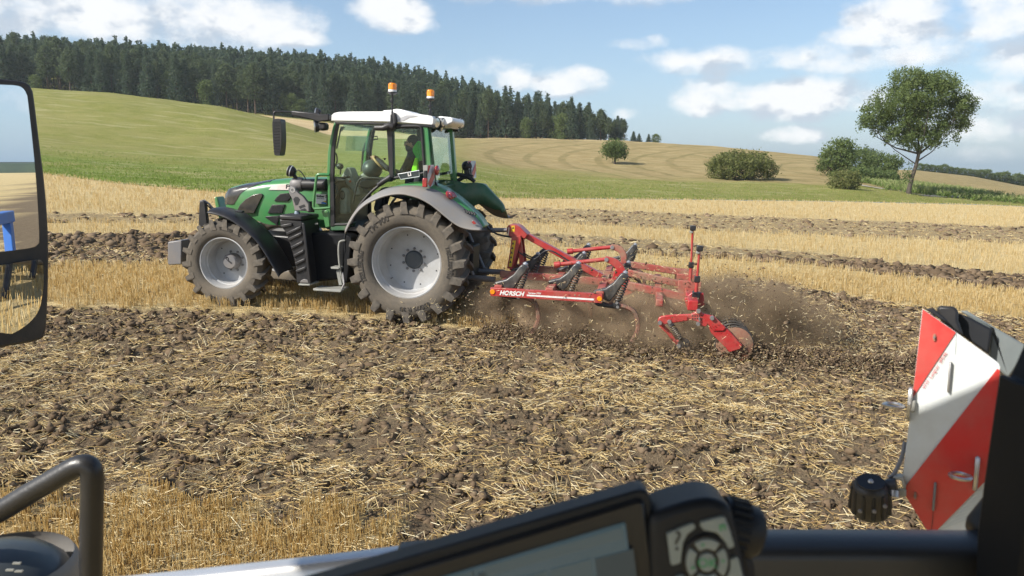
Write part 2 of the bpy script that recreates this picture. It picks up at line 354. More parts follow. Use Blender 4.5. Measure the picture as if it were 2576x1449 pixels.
AL_UP = band([(-200,530),(130,535),(430,540),(1340,523),(2000,548),(2576,572)])
C_UP = (np.array([-30,-10.6,-8.8,-5.6,-4.9,-4.4,-3.0,-2.2,-1.0,0.8,2.7,5.0,30]), np.array([-3.8,-3.8,-4.2,-6.3,-5.0,-1.7,-1.6,.6,1.15,1.05,1.45,2.2,2.2]))
def tilled(x, y):                                                   # 1 where the soil has been worked, 0 in standing stubble
    f, l = fl_of(x, y)
    w = (fbm(x*1.6, y*1.6, 3, 5)-.5); wig = w*.9+(fbm(x*6, y*6, 2, 8)-.5)*.7
    def b(t): return np.interp(f, *t)
    far = np.clip(-l/14, .35, 2.0)
    lw = l+wig*far
    c = (lw > b(C_UP)) & (l+wig*1.5 < np.interp(f, [-60,-30,-16,-9,0], [16,12.6,10.6,7.45,7.45]))
    bb = (lw < b(BL_LO)) & (lw > b(BL_UP)); aa = (lw < b(AL_LO)) & (lw > b(AL_UP))
    return np.where(c, .9, np.where(bb, .62, np.where(aa, .55, 0.0)))
def edge_depth(x, y): return None
# outline of the field's far edge and the land beyond it, as photographed rows per photo column
KX  = [-1500,-400,  85, 300, 560, 690, 830,1000,1150,1300,1570,1800,2050,2170,2300,2450,2576,3000,4000]
YA  = [ 380, 420, 434, 462, 485, 488, 492, 495, 497, 499, 501, 503, 506, 508, 511, 514, 519, 540, 560]   # stubble / meadow
YB  = [ 320, 345, 355, 375, 395, 400, 402, 400, 398, 425, 445, 456, 462, 465, 478, 492, 500, 520, 540]   # meadow / dry grass
YC  = [ 180, 205, 221, 235, 268, 297, 340, 350, 349, 348, 355, 369, 393, 424, 428, 444, 468, 490, 510]   # brow
DB = 95.0
DC  = [ 150, 150, 150, 150, 150, 150, 150, 165, 185, 185, 185, 185, 185, 230, 230, 240, 250, 250, 250]
YD  = [ 160, 200, 222, 238, 271, 283, 299, 325, 341, 344, 351, 370, 396, 426, 430, 446, 471, 495, 515]   # forest foot
DD = 235.0
YT_P = [(-1500,70),(-400,86),(85,93),(300,104),(560,122),(690,126),(830,138),(1000,158),(1150,196),(1300,238),(1418,250),(1463,262),(1505,284),(1566,303),(1590,352),(1800,370),(4000,520)]
YT = [float(np.interp(v, [p[0] for p in YT_P], [p[1] for p in YT_P])) for v in KX]   # forest top line
def colx(px): return (px-1288)/FPX/1.0129
def slo(py):
    v = (724.5-py)/FPX; return (-ST+v*CT)/(CT+v*ST)
def kin(arr, px): return np.interp(px, KX, arr)
def edgeY(px):                                                      # depth at which the field ends in that column
    px = np.asarray(px, float); k = colx(px); s = slo(kin(YA, px))
    # plane: TU.(P-TO)=0 with P=(kY,Y,EYE+sY)
    return np.clip((TU[0]*TO[0]+TU[1]*TO[1]+TU[2]*(TO[2]-EYE))/(TU[0]*k+TU[1]+TU[2]*s), 30, 88)
def land_z(px, Y):
    px = np.asarray(px, float); Y = np.asarray(Y, float); px, Y = np.broadcast_arrays(px, Y)
    eA = edgeY(px); zA = zfield(colx(px)*eA, eA)
    zB = EYE+slo(kin(YB, px))*DB; dc = kin(DC, px); zC = EYE+slo(kin(YC, px))*dc
    dd = np.maximum(DD, dc+40); zD = EYE+slo(kin(YD, px))*dd-1.0
    dE = dd+100; zE = EYE+slo(np.minimum(kin(YT, px)+72, kin(YD, px)+4))*dE
    xs = np.stack([eA, np.full_like(Y, DB), dc, dd, dE, dE+80, dE+240]); zs = np.stack([zA, zB, zC, zD, zE, zE-1.5, zE-8])
    out = np.array(zs[-1]); 
    m = np.zeros_like(zs); d = np.diff(zs, axis=0)/np.diff(xs, axis=0)
    m[0] = d[0]*.7; m[-1] = d[-1]
    for i in range(1, 6): m[i] = np.where(d[i-1]*d[i] <= 0, 0, 2*d[i-1]*d[i]/(d[i-1]+d[i]+1e-9))
    m[2] = np.where(True, np.minimum(d[1], m[2])*.5, 0)              # rounded brow
    for i in range(6):
        h = xs[i+1]-xs[i]; t = np.clip((Y-xs[i])/h, 0, 1)
        v = zs[i]*(2*t**3-3*t*t+1)+m[i]*h*(t**3-2*t*t+t)+zs[i+1]*(3*t*t-2*t**3)+m[i+1]*h*(t**3-t*t)
        out = np.where((Y >= xs[i]) & (Y <= xs[i+1]), v, out)
    return np.where(Y < eA, zA, out)
def land_pt(px, Y): return Vector((float(colx(px)*Y), float(Y), float(land_z(px, Y))))

def np_mesh(name, V, Fq, m, attrs=None, smooth=True):
    me = bpy.data.meshes.new(name); V = np.asarray(V, np.float32); Fq = np.asarray(Fq, np.int32); k = Fq.shape[1]
    me.vertices.add(len(V)); me.vertices.foreach_set('co', V.ravel())
    me.loops.add(Fq.size); me.loops.foreach_set('vertex_index', Fq.ravel())
    me.polygons.add(len(Fq)); me.polygons.foreach_set('loop_start', np.arange(0, Fq.size, k, dtype=np.int32))
    me.polygons.foreach_set('loop_total', np.full(len(Fq), k, np.int32))
    if smooth: me.polygons.foreach_set('use_smooth', np.ones(len(Fq), bool))
    for nm, (dom, arr) in (attrs or {}).items():
        a = me.attributes.new(nm, 'FLOAT', dom); a.data.foreach_set('value', np.asarray(arr, np.float32))
    me.materials.append(m); me.update(calc_edges=True); me.validate(); return me
def grid_faces(nr, nc):
    i = np.arange(nr-1)[:, None]*nc+np.arange(nc-1)[None]; i = i.ravel(); return np.stack([i, i+1, i+nc+1, i+nc], 1)
def link(name, me, kind=None, parent=None):
    o = bpy.data.objects.new(name, me); COL.objects.link(o)
    if kind: o['kind'] = kind
    if parent is not None: o.parent = parent
    return o

# ---------------------------------------------------------------- materials of the land
def soil_mat():
    m = bpy.data.materials.new('field_ground'); m.use_nodes = True; nt = m.node_tree; b = nt.nodes['Principled BSDF']; b.inputs['Roughness'].default_value = .95; b.inputs['Specular IOR Level'].default_value = .1
    at = nd(nt, 'ShaderNodeAttribute', attribute_name='tilled'); tc = nd(nt, 'ShaderNodeTexCoord')
    def nz(s, d=6, r=.6, vec=None):
        n = nd(nt, 'ShaderNodeTexNoise'); n.inputs['Scale'].default_value = s; n.inputs['Detail'].default_value = d; n.inputs['Roughness'].default_value = r
        nt.links.new(vec if vec is not None else tc.outputs['Object'], n.inputs['Vector']); return n.outputs[0]
    big = nz(.7); mid = nz(5); fine = nz(38, 5, .7)
    soil = mixc(nt, sstep(nt, mid, .35, .68), (.115,.082,.054), (.172,.125,.083))
    soil = mixc(nt, sstep(nt, fine, .3, .75), soil, (.215,.16,.108))
    chaff = sstep(nt, mth(nt, 'ADD', fine, mth(nt, 'MULTIPLY', mth(nt, 'SUBTRACT', mid, .5), .8)), .53, .72)
    soil = mixc(nt, mth(nt, 'MULTIPLY', chaff, .55), soil, (.33,.26,.15))
    mp = nd(nt, 'ShaderNodeMapping'); mp.inputs['Rotation'].default_value = (0, 0, R(10)); mp.inputs['Scale'].default_value = (.25, 7.5, 1)
    nt.links.new(tc.outputs['Object'], mp.inputs['Vector']); rows = nz(1.0, 3, .5, mp.outputs[0])
    straw = mixc(nt, sstep(nt, rows, .35, .65), (.46,.34,.15), (.66,.52,.27))
    straw = mixc(nt, sstep(nt, fine, .35, .7), straw, (.68,.53,.27))
    straw = mixc(nt, mth(nt, 'MULTIPLY', sstep(nt, big, .5, .75), .5), straw, (.50,.36,.17))
    c = mixc(nt, at.outputs['Fac'], straw, soil); nt.links.new(c, b.inputs['Base Color'])
    bp = nd(nt, 'ShaderNodeBump'); bp.inputs['Strength'].default_value = 1.0; bp.inputs['Distance'].default_value = .06
    nt.links.new(mth(nt, 'ADD', fine, mth(nt, 'MULTIPLY', mid, 1.5)), bp.inputs['Height']); nt.links.new(bp.outputs[0], b.inputs['Normal'])
    return m
def meadow_mat():
    m = bpy.data.materials.new('meadow_grass'); m.use_nodes = True; nt = m.node_tree; b = nt.nodes['Principled BSDF']; b.inputs['Roughness'].default_value = .95; b.inputs['Specular IOR Level'].default_value = .05
    tc = nd(nt, 'ShaderNodeTexCoord'); at = nd(nt, 'ShaderNodeAttribute', attribute_name='dry'); st = nd(nt, 'ShaderNodeAttribute', attribute_name='pale'); gr = nd(nt, 'ShaderNodeAttribute', attribute_name='lush')
    def nz(s, d=6, r=.6, sc=(1,1,1), rot=0):
        mp = nd(nt, 'ShaderNodeMapping'); mp.inputs['Scale'].default_value = sc; mp.inputs['Rotation'].default_value = (0,0,rot); nt.links.new(tc.outputs['Object'], mp.inputs['Vector'])
        n = nd(nt, 'ShaderNodeTexNoise'); n.inputs['Scale'].default_value = s; n.inputs['Detail'].default_value = d; n.inputs['Roughness'].default_value = r
        nt.links.new(mp.outputs[0], n.inputs['Vector']); return n.outputs[0]
    big = nz(.05, 5, .6, (1, 2.2, 1), R(-8)); mid = nz(.35, 7, .65, (1, 1.6, 1)); fine = nz(3.0, 7, .7); strk = nz(.12, 5, .6, (1, 4.5, 1), R(-16)); blade = nz(9, 4, .7)
    lush = mixc(nt, sstep(nt, mid, .35, .65), (.125,.19,.03), (.18,.24,.05))
    olive = mixc(nt, sstep(nt, mid, .35, .65), (.20,.205,.05), (.26,.245,.08))
    g = mixc(nt, gr.outputs['Fac'], olive, lush)
    g = mixc(nt, mth(nt, 'MULTIPLY', sstep(nt, big, .45, .7), .7), g, (.29,.26,.10))
    g = mixc(nt, mth(nt, 'MULTIPLY', sstep(nt, strk, .52, .66), .6), g, (.38,.35,.18))
    g = mixc(nt, mth(nt, 'MULTIPLY', sstep(nt, fine, .42, .72), .6), g, (.27,.29,.10))
    g = mixc(nt, mth(nt, 'MULTIPLY', sstep(nt, blade, .5, .8), .35), g, (.045,.075,.014))
    dry = mixc(nt, sstep(nt, mid, .3, .7), (.30,.225,.10), (.41,.32,.16))
    dry = mixc(nt, mth(nt, 'MULTIPLY', sstep(nt, strk, .42, .62), .6), dry, (.235,.20,.085))
    dry = mixc(nt, mth(nt, 'MULTIPLY', sstep(nt, fine, .4, .75), .35), dry, (.44,.36,.2))
    # wheel tracks curving over the dry slope
    wv = nd(nt, 'ShaderNodeTexWave', wave_type='RINGS', rings_direction='Z'); wv.inputs['Scale'].default_value = .055; wv.inputs['Distortion'].default_value = 4.5; wv.inputs['Detail'].default_value = 2; wv.inputs['Detail Scale'].default_value = .35
    mp = nd(nt, 'ShaderNodeMapping'); mp.inputs['Location'].default_value = (-62, -120, 0); nt.links.new(tc.outputs['Object'], mp.inputs['Vector']); nt.links.new(mp.outputs[0], wv.inputs['Vector'])
    dry = mixc(nt, mth(nt, 'MULTIPLY', sstep(nt, wv.outputs[0], .80, .97), mth(nt, 'MULTIPLY', sstep(nt, mid, .35, .6), .6)), dry, (.16,.14,.055))
    c = mixc(nt, at.outputs['Fac'], g, dry); c = mixc(nt, st.outputs['Fac'], c, mixc(nt, sstep(nt, strk, .4, .6), (.50,.37,.19), (.62,.49,.28)))
    nt.links.new(c, b.inputs['Base Color'])
    bp = nd(nt, 'ShaderNodeBump'); bp.inputs['Strength'].default_value = .7; bp.inputs['Distance'].default_value = .25
    nt.links.new(mth(nt, 'ADD', fine, mth(nt, 'MULTIPLY', blade, .6)), bp.inputs['Height']); nt.links.new(bp.outputs[0], b.inputs['Normal'])
    return m
def attr_mat(name, stops, attr='tone', rough=.7, spec=.3, transl=0):
    m = bpy.data.materials.new(name); m.use_nodes = True; nt = m.node_tree; b = nt.nodes['Principled BSDF']; b.inputs['Roughness'].default_value = rough; b.inputs['Specular IOR Level'].default_value = spec
    at = nd(nt, 'ShaderNodeAttribute', attribute_name=attr); cr = nd(nt, 'ShaderNodeValToRGB'); el = cr.color_ramp.elements
    while len(el) < len(stops): el.new(.5)
    for e, (p, c) in zip(el, stops): e.position = p; e.color = (*c, 1)
    nt.links.new(at.outputs['Fac'], cr.inputs[0]); nt.links.new(cr.outputs[0], b.inputs['Base Color'])
    if transl:
        t = nd(nt, 'ShaderNodeBsdfTranslucent'); nt.links.new(cr.outputs[0], t.inputs[0]); mx = nd(nt, 'ShaderNodeMixShader'); mx.inputs[0].default_value = transl
        nt.links.new(b.outputs[0], mx.inputs[1]); nt.links.new(t.outputs[0], mx.inputs[2]); nt.links.new(mx.outputs[0], nt.nodes['Material Output'].inputs[0])
    return m
M_SOIL = soil_mat(); M_MEADOW = meadow_mat()
M_STRAW = attr_mat('straw', [(0,(.34,.21,.075)),(.35,(.56,.39,.15)),(.7,(.74,.58,.29)),(1,(.86,.76,.50))], rough=.38, spec=.5, transl=.12)
M_STUB = attr_mat('stubble_straw', [(0,(.44,.28,.09)),(.35,(.62,.43,.16)),(.7,(.78,.62,.31)),(1,(.88,.77,.50))], rough=.4, spec=.45, transl=.3)
M_CLOD = attr_mat('soil_clod', [(0,(.085,.060,.038)),(.6,(.150,.107,.068)),(1,(.22,.165,.11))], rough=.95, spec=.05)

# ---------------------------------------------------------------- field
def nonuni(segs):
    o = [segs[0][0]]
    for a, b, s in segs: o += list(np.linspace(a, b, max(2, int(round((b-a)/s))+1))[1:])
    return np.array(o)
xs = nonuni([(-400,-100,30),(-100,-40,4),(-40,-16,.5),(-16,-9,.12),(-9,9,.065),(9,16,.14),(16,40,.5),(40,100,3),(100,400,30)])
ys = nonuni([(-300,-60,20),(-60,-10,2.5),(-10,3.6,.6),(3.6,9,.055),(9,14,.10),(14,24,.25),(24,62,.8),(62,100,2)])
GX, GY = np.meshgrid(xs, ys); GT = tilled(GX, GY); GF, GLt = fl_of(GX, GY)
near = np.clip((19-np.hypot(GX, GY-4))/9, 0, 1)
hgt = ((fbm(GX*3.1, GY*3.1, 4, 3)-.5)*.15+(np.abs(fbm(GX*9, GY*9, 3, 13)-.5))*.13-.075)*GT*near+(fbm(GX*2, GY*2, 3, 4)-.5)*.04*near
GZ = zfield(GX, GY)+hgt
pxg = np.clip(1288+GX/np.maximum(GY, 1)*FPX*1.0129, -1500, 4000); over = np.where(GY > 20, GY-edgeY(pxg), -1)
GZ = GZ-np.clip(over, 0, 40)*.06
me = np_mesh('field', np.stack([GX, GY, GZ], -1).reshape(-1, 3), grid_faces(*GX.shape), M_SOIL, {'tilled': ('POINT', GT.ravel())})
link('field', me, 'structure')

# ---------------------------------------------------------------- meadow, brow and hills beyond (one sheet of land)
pc = np.concatenate([np.linspace(-800,-400,6)[:-1], np.linspace(-400,3000,170), np.linspace(3000,3300,4)[1:]])
tt = np.concatenate([np.linspace(0,1,46)[:-1], np.linspace(1,2,40)[:-1], np.linspace(2,3,18)[:-1], np.linspace(3,4,14)[:-1], np.linspace(4,5,4)[:-1], np.linspace(5,6,5)])
PC, TT = np.meshgrid(pc, tt); eA = edgeY(PC); dc = kin(DC, PC); dd = np.maximum(DD, dc+40)
st = np.stack([eA-.0, np.full_like(eA, DB), dc, dd, dd+100, dd+180, dd+340]); ii = np.clip(TT.astype(int), 0, 5); fr = TT-ii
YY = np.take_along_axis(st, ii[None], 0)[0]*(1-fr)+np.take_along_axis(st, ii[None]+1, 0)[0]*fr
XX = colx(PC)*YY; ZZ = land_z(PC, YY)+.015
rough = (fbm(XX*.25, YY*.25, 4, 21)-.5)*np.clip((YY-eA)/8, 0, 1)*.5
ZZ = ZZ+np.where(TT < 1.95, rough, rough*.3)
# where the grass is dry, lush or pale straw
def soft(x, a, b): t = np.clip((x-a)/(b-a), 0, 1); return t*t*(3-2*t)
wob = (fbm(XX*.06, YY*.12, 4, 31)-.5)
dry = soft(TT+wob*.5, .80, 1.12)*soft(PC, 1050, 1250)+soft(PC, 2080, 2150)*.0
dry = np.maximum(dry, soft(TT, 1.0, 1.3)*soft(PC, 2060, 2160))
lush = (1-soft(TT+wob*.9, .1, 1.05))*(1-soft(PC, 1100, 1700)*.55)*np.where(PC > 1150, soft(TT, .05, .3), 1)
lush = lush*(1-soft(PC, 1900, 2300)*.5)*(1-soft(PC, 1000, 1300)*.62)
pale = soft(TT, 2.02, 2.1)*(1-soft(TT, 2.97, 3.0))*soft(PC, 500, 600)+soft(TT+wob*.05, 1.86, 1.93)*soft(PC, 1150, 1180)*(1-soft(PC, 1950, 2060))*(1-soft(TT, 2.9, 3.0))
pale = np.clip(pale, 0, 1)*(1-soft(PC, 1990, 2060))
me = np_mesh('hillside', np.stack([XX, YY, ZZ], -1).reshape(-1, 3), grid_faces(*XX.shape), M_MEADOW, {'dry': ('POINT', dry.ravel()), 'lush': ('POINT', lush.ravel()), 'pale': ('POINT', pale.ravel())})
link('hillside', me, 'structure')
# gravel track leading past the hedge, and the tan field edge
M_PATH = mat('pale_gravel', (.42,.38,.31), .95, c2=(.33,.29,.22), nscale=2, bump=.4, bscale=12)
a = []; b_ = []
Ys = np.linspace(70, 105, 141)
for px, row in zip(np.linspace(2146, 2420, 45), np.interp(np.linspace(2146, 2420, 45), [2146,2170,2200,2250,2290,2330,2420], [462,465,469,477,484,489,495])):
    rows_ = 413-(land_z(np.full_like(Ys, px), Ys)-EYE)/Ys*FPX; Y = float(Ys[int(np.argmin(np.abs(rows_-row)))])
    for d, lst in ((-1.0, a), (1.0, b_)):
        p = land_pt(px, Y+d); rz = (fbm(np.array([p.x*.25]), np.array([p.y*.25]), 4, 21)[0]-.5)*min(1, max(0, (p.y-float(edgeY(px)))/8))*.5; lst.append(p+Vector((0, 0, .075+rz)))
mb = MB(); mb.strip(a, b_); tag(mb.build('path', M_PATH), kind='structure')

# wooded ridge far behind our own tractor (seen only in the mirror)
M_RIDGE = mat('far_woodland', (.03,.05,.035), .95, c2=(.05,.075,.045), nscale=.08)
rx = np.linspace(-500, 500, 120); V = []; 
for y in rx:
    h = 1+8*fbm(np.array([y*.02]), np.array([.3]), 3, 2)[0]
    V += [(390, y, -30), (389, y, -1), (390, y, .6+h*.3), (430, y, 1.2+h*.4), (470, y, -30)]
me = np_mesh('ridge', np.array(V), grid_faces(120, 5), M_RIDGE, smooth=True); link('far_ridge', me, 'structure')

# ================================================================== STRAW, STUBBLE, CLODS (uncountable)
def sample(n, y0, y1, p, spread=.74):                              # points thinning with distance like 1/Y^p per area
    u = RNG.random(n); e = 2-p
    Y = (y0**e+u*(y1**e-y0**e))**(1/e); X = (RNG.random(n)*2-1)*spread*Y+0
    return X, Y
def gz(x, y, t):                                                    # height of the ground surface there
    nr = np.clip((19-np.hypot(x, y-4))/9, 0, 1)
    return zfield(x, y)+((fbm(x*3.1, y*3.1, 4, 3)-.5)*.15+np.abs(fbm(x*9, y*9, 3, 13)-.5)*.13-.075)*t*nr+(fbm(x*2, y*2, 3, 4)-.5)*.04*nr
def infield(x, y, lo=1.0):
    px = 1288+x/np.maximum(y, .5)*FPX*1.0129; return y < edgeY(np.clip(px, -1500, 4000))*lo
def stems(P, D, Ln, rad, tone, name, m):                            # three-sided stalks from P along D
    n = len(P); D = D/np.linalg.norm(D, axis=1)[:, None]
    ref = np.where(np.abs(D[:, 2:3]) > .9, np.array([[1., 0, 0]]), np.array([[0, 0, 1.]])); A = np.cross(D, ref); A /= np.linalg.norm(A, axis=1)[:, None]; B = np.cross(D, A)
    V = np.empty((n, 6, 3)); 
    for k in range(3):
        an = k*2*math.pi/3+.5; off = (A*math.cos(an)+B*math.sin(an))*rad[:, None]
        V[:, k] = P+off; V[:, 3+k] = P+D*Ln[:, None]+off*.8
    base = (np.arange(n)*6)[:, None]
    Fc = np.concatenate([base+np.array([[k, (k+1) % 3, 3+(k+1) % 3, 3+k]]) for k in range(3)], 1).reshape(-1, 4)
    me = np_mesh(name, V.reshape(-1, 3), Fc, m, {'tone': ('FACE', np.repeat(tone, 3))}, smooth=False)
    return me
def dirs(az, el): return np.stack([np.cos(az)*np.cos(el), np.sin(az)*np.cos(el), np.sin(el)], 1)
def wheel_free(f, l):                                               # keep stalks out of the tyres' footprints
    return ~((np.abs(f) < .35) & (np.abs(l) > .62) & (np.abs(l) < 1.22)) & ~((np.abs(f-WB) < .28) & (np.abs(l) > .7) & (np.abs(l) < 1.16))
WB = 2.84
# --- standing stubble, in drill rows along the heading
def stubble(n, y0, y1, p, per, hgt, wide, name, lbl):
    X, Y = sample(n, y0, y1, p); f, l = fl_of(X, Y)
    row = .135 if y1 < 30 else .27
    l = np.round(l/row)*row+RNG.normal(0, .012, n); W = TO[:2]+f[:, None]*TF[:2]+l[:, None]*TL[:2]; X, Y = W[:, 0], W[:, 1]
    k = (tilled(X, Y) < .5) & infield(X, Y, .995) & wheel_free(f, l) & ~((f < -1.6) & (f > -8) & (np.abs(l) < 1.5)); X, Y = X[k], Y[k]
    X = np.repeat(X, per)+RNG.normal(0, wide, len(X)*per); Y = np.repeat(Y, per)+RNG.normal(0, wide*.45, len(Y)*per); m_ = len(X)
    Z = gz(X, Y, 0)-.01; P = np.stack([X, Y, Z], 1)
    D = dirs(RNG.random(m_)*6.283, R(90)-np.abs(RNG.normal(0, .16, m_))); far = np.clip(Y/11, .75, 3.5)**.75
    return P, D, RNG.uniform(.7, 1.15, m_)*hgt, RNG.uniform(.0028, .0042, m_)*far, np.clip(RNG.normal(.40, .2, m_)+np.clip((Y-6)/14, 0, 1)*.32, 0, 1)
def build_stems(parts, name, lbl, cat, m=None):
    P, D, Ln, rd, tn = [np.concatenate(v) for v in zip(*parts)]
    o = link(name, stems(P, D, Ln, rd, tn, name, m or M_STRAW), 'stuff'); tag(o, lbl, cat); return o
def behind(n):
    X = 2.2+28*RNG.random(n)**1.6; Y = RNG.uniform(-7, 3, n); k = (tilled(X, Y) < .5) & (RNG.random(n) < np.clip(14/X, 0, 1)); X, Y = np.repeat(X[k], 3), np.repeat(Y[k], 3); m_ = len(X)
    X = X+RNG.normal(0, .04, m_); Y = Y+RNG.normal(0, .04, m_)
    return np.stack([X, Y, gz(X, Y, 0)-.01], 1), dirs(RNG.random(m_)*6.283, R(90)-np.abs(RNG.normal(0, .16, m_))), RNG.uniform(.1, .17, m_), RNG.uniform(.004, .006, m_), np.clip(RNG.normal(.5, .2, m_), 0, 1)
build_stems([behind(9000), stubble(13000, 3.4, 9, .8, 4, .12, .03, '', ''), stubble(17000, 9, 19, 1.2, 5, .16, .03, '', ''), stubble(26000, 19, 88, 1.75, 3, .19, .06, '', '')],
            'standing_stubble', 'golden standing stubble left in strips between the worked bands', 'stubble', M_STUB)
MIRROR_STUBBLE = True
# --- loose straw lying on the worked soil, singly and in combed bunches
def loose(n, y0, y1, p, bunch, base, thin=1):
    X, Y = sample(n, y0, y1, p)
    az = RNG.random(n)*6.283; el = RNG.normal(.06, .22, n); tn = np.clip(RNG.normal(.46, .30, n), 0, 1)
    nb = int(n*bunch/14); bx, by = sample(nb, y0, y1, p); ba = RNG.normal(.1, .9, nb)+math.pi*RNG.integers(0, 2, nb); be = RNG.normal(.12, .3, nb); bs = RNG.uniform(.05, .15, nb)
    w = RNG.integers(0, nb, int(n*bunch)); ns = len(w)
    X[:ns] = bx[w]+RNG.normal(0, 1, ns)*bs[w]; Y[:ns] = by[w]+RNG.normal(0, 1, ns)*bs[w]*.7; az[:ns] = ba[w]+RNG.normal(0, .16, ns); el[:ns] = be[w]+RNG.normal(0, .1, ns); tn[:ns] = np.clip(tn[:ns]+.12, 0, 1)
    t = tilled(X, Y); dens = .4*fbm(X*1.6, Y*1.6, 3, 41)+.6*fbm(X*6.5, Y*6.5, 2, 43)
    k = (t > .5) & infield(X, Y, .99) & (dens+RNG.normal(0, .09, n) > .475)
    k |= (t < .5) & infield(X, Y, .99) & (RNG.random(n) < base)
    X, Y, az, el, tn, t = X[k], Y[k], az[k], el[k], tn[k], t[k]; m_ = len(X)
    f, l = fl_of(X, Y); k = wheel_free(f, l); X, Y, az, el, tn, t = X[k], Y[k], az[k], el[k], tn[k], t[k]; m_ = len(X)
    Z = gz(X, Y, t)+RNG.uniform(.0, .05, m_)+.012; far = np.clip(Y/9, .8, 4)**.7
    Ln = RNG.gamma(2.4, .030, m_).clip(.015, .24)
    D = dirs(az, el); P = np.stack([X, Y, Z], 1)-D*(Ln*.5)[:, None]
    return P, D, Ln, RNG.uniform(.0022, .0042, m_)*far, tn
build_stems([loose(54000, 3.6, 9, .6, .44, .8), loose(50000, 9, 17, 1.0, .44, .15), loose(66000, 17, 62, 1.4, .3, .05)], 'loose_straw',
            'pale chopped straw lying over the worked brown soil', 'straw')
# --- clods
def ico(sub):
    b = bmesh.new(); bmesh.ops.create_icosphere(b, subdivisions=sub, radius=1); v = np.array([x.co[:] for x in b.verts]); f = np.array([[x.index for x in p.verts] for p in b.faces]); b.free(); return v, f
def blobs_mesh(X, Y, Z, S, sub, m, name, flat=.75, tone=None, jit=.46):
    v, f = ico(sub); n = len(X); V = np.repeat(v[None], n, 0); V = V*(1+RNG.normal(0, jit, (n, len(v), 1)))
    a = RNG.random(n)*6.283; c, s = np.cos(a)[:, None], np.sin(a)[:, None]; sx = RNG.uniform(.75, 1.35, (n, 1))
    x = V[:, :, 0]*sx; y = V[:, :, 1]; V = np.stack([x*c-y*s, x*s+y*c, V[:, :, 2]*flat], -1)*S[:, None, None]+np.stack([X, Y, Z], 1)[:, None]
    Fc = (f[None]+(np.arange(n)*len(v))[:, None, None]).reshape(-1, 3)
    return np_mesh(name, V.reshape(-1, 3), Fc, m, {'tone': ('FACE', np.repeat(tone if tone is not None else np.clip(RNG.normal(.5, .22, n), 0, 1), len(f)))}, smooth=False)
X, Y = sample(52000, 3.6, 22, .9); k = (tilled(X, Y) > .5) & infield(X, Y); X, Y = X[k], Y[k]
S = RNG.gamma(2.2, .0095, len(X)).clip(.006, .06)*np.clip(Y/9, .8, 2.2)
o = link('soil_crumbs', blobs_mesh(X, Y, gz(X, Y, 1)+S*.15, S, 1, M_CLOD, 'soil_crumbs'), 'stuff'); tag(o, 'small dark brown crumbs of freshly worked soil', 'soil')
X, Y = sample(3400, 3.6, 22, 1.0); k = (tilled(X, Y) > .5) & infield(X, Y) & (fbm(X*.9, Y*.9, 2, 77) > .42); X, Y = X[k], Y[k]
S = RNG.gamma(3, .012, len(X)).clip(.02, .07); X, Y, S = np.repeat(X, 9), np.repeat(Y, 9), np.repeat(S, 9)      # each clod is a clump of broken lumps
ox, oy, oz = [RNG.normal(0, .62, len(S)) for _ in range(3)]
o = link('soil_clods', blobs_mesh(X+ox*S, Y+oy*S, gz(X, Y, 1)+np.abs(oz)*S*.7, S*RNG.uniform(.22, .55, len(S)), 1, M_CLOD, 'soil_clods', jit=.3, flat=.85), 'stuff'); tag(o, 'dark lumpy clods of soil among the loose straw', 'soil')
n = 5200; X, Y = sample(n, 19, 52, 1.3); k = (tilled(X, Y) > .5) & infield(X, Y, .99); X, Y = X[k], Y[k]; S = RNG.gamma(3, .022, len(X)).clip(.03, .16)
o = link('furrow_clods', blobs_mesh(X, Y, gz(X, Y, 1)+S*.1, S, 1, M_CLOD, 'furrow_clods', .55, np.clip(RNG.normal(.75, .25, len(X)), 0, 1)), 'stuff'); tag(o, 'lumps of turned soil in the worked bands behind the tractor', 'soil')
# --- grass blades along the near part of the meadow and its ragged edge
M_BLADE = attr_mat('grass_blade', [(0,(.18,.27,.045)),(.5,(.26,.34,.075)),(.8,(.36,.36,.13)),(1,(.50,.43,.22))], rough=.8, spec=.1, transl=.25)
n = 18000; px = RNG.uniform(-150, 2750, n); eA = edgeY(px); Y = eA+RNG.exponential(20, n); k = Y < 90; px, eA, Y = px[k], eA[k], Y[k]
X = colx(px)*Y; Z = land_z(px, Y)+(fbm(X*.25, Y*.25, 4, 21)-.5)*np.clip((Y-eA)/8, 0, 1)*.5; per = 2
X, Y, Z = np.repeat(X, per), np.repeat(Y, per), np.repeat(Z, per); X = X+RNG.normal(0, .22, len(X)); m_ = len(X)
tn = np.clip(RNG.normal(.42, .2, m_)+np.repeat(np.where(px > 1100, .22, 0), per), 0, 1)
o = link('meadow_grass', stems(np.stack([X, Y, Z], 1), dirs(RNG.random(m_)*6.28, R(90)-np.abs(RNG.normal(0, .35, m_))), RNG.uniform(.04, .14, m_), RNG.uniform(.012, .03, m_), tn, 'meadow_grass', M_BLADE), 'stuff')
tag(o, 'green meadow grass growing along the edge of the stubble field', 'grass')

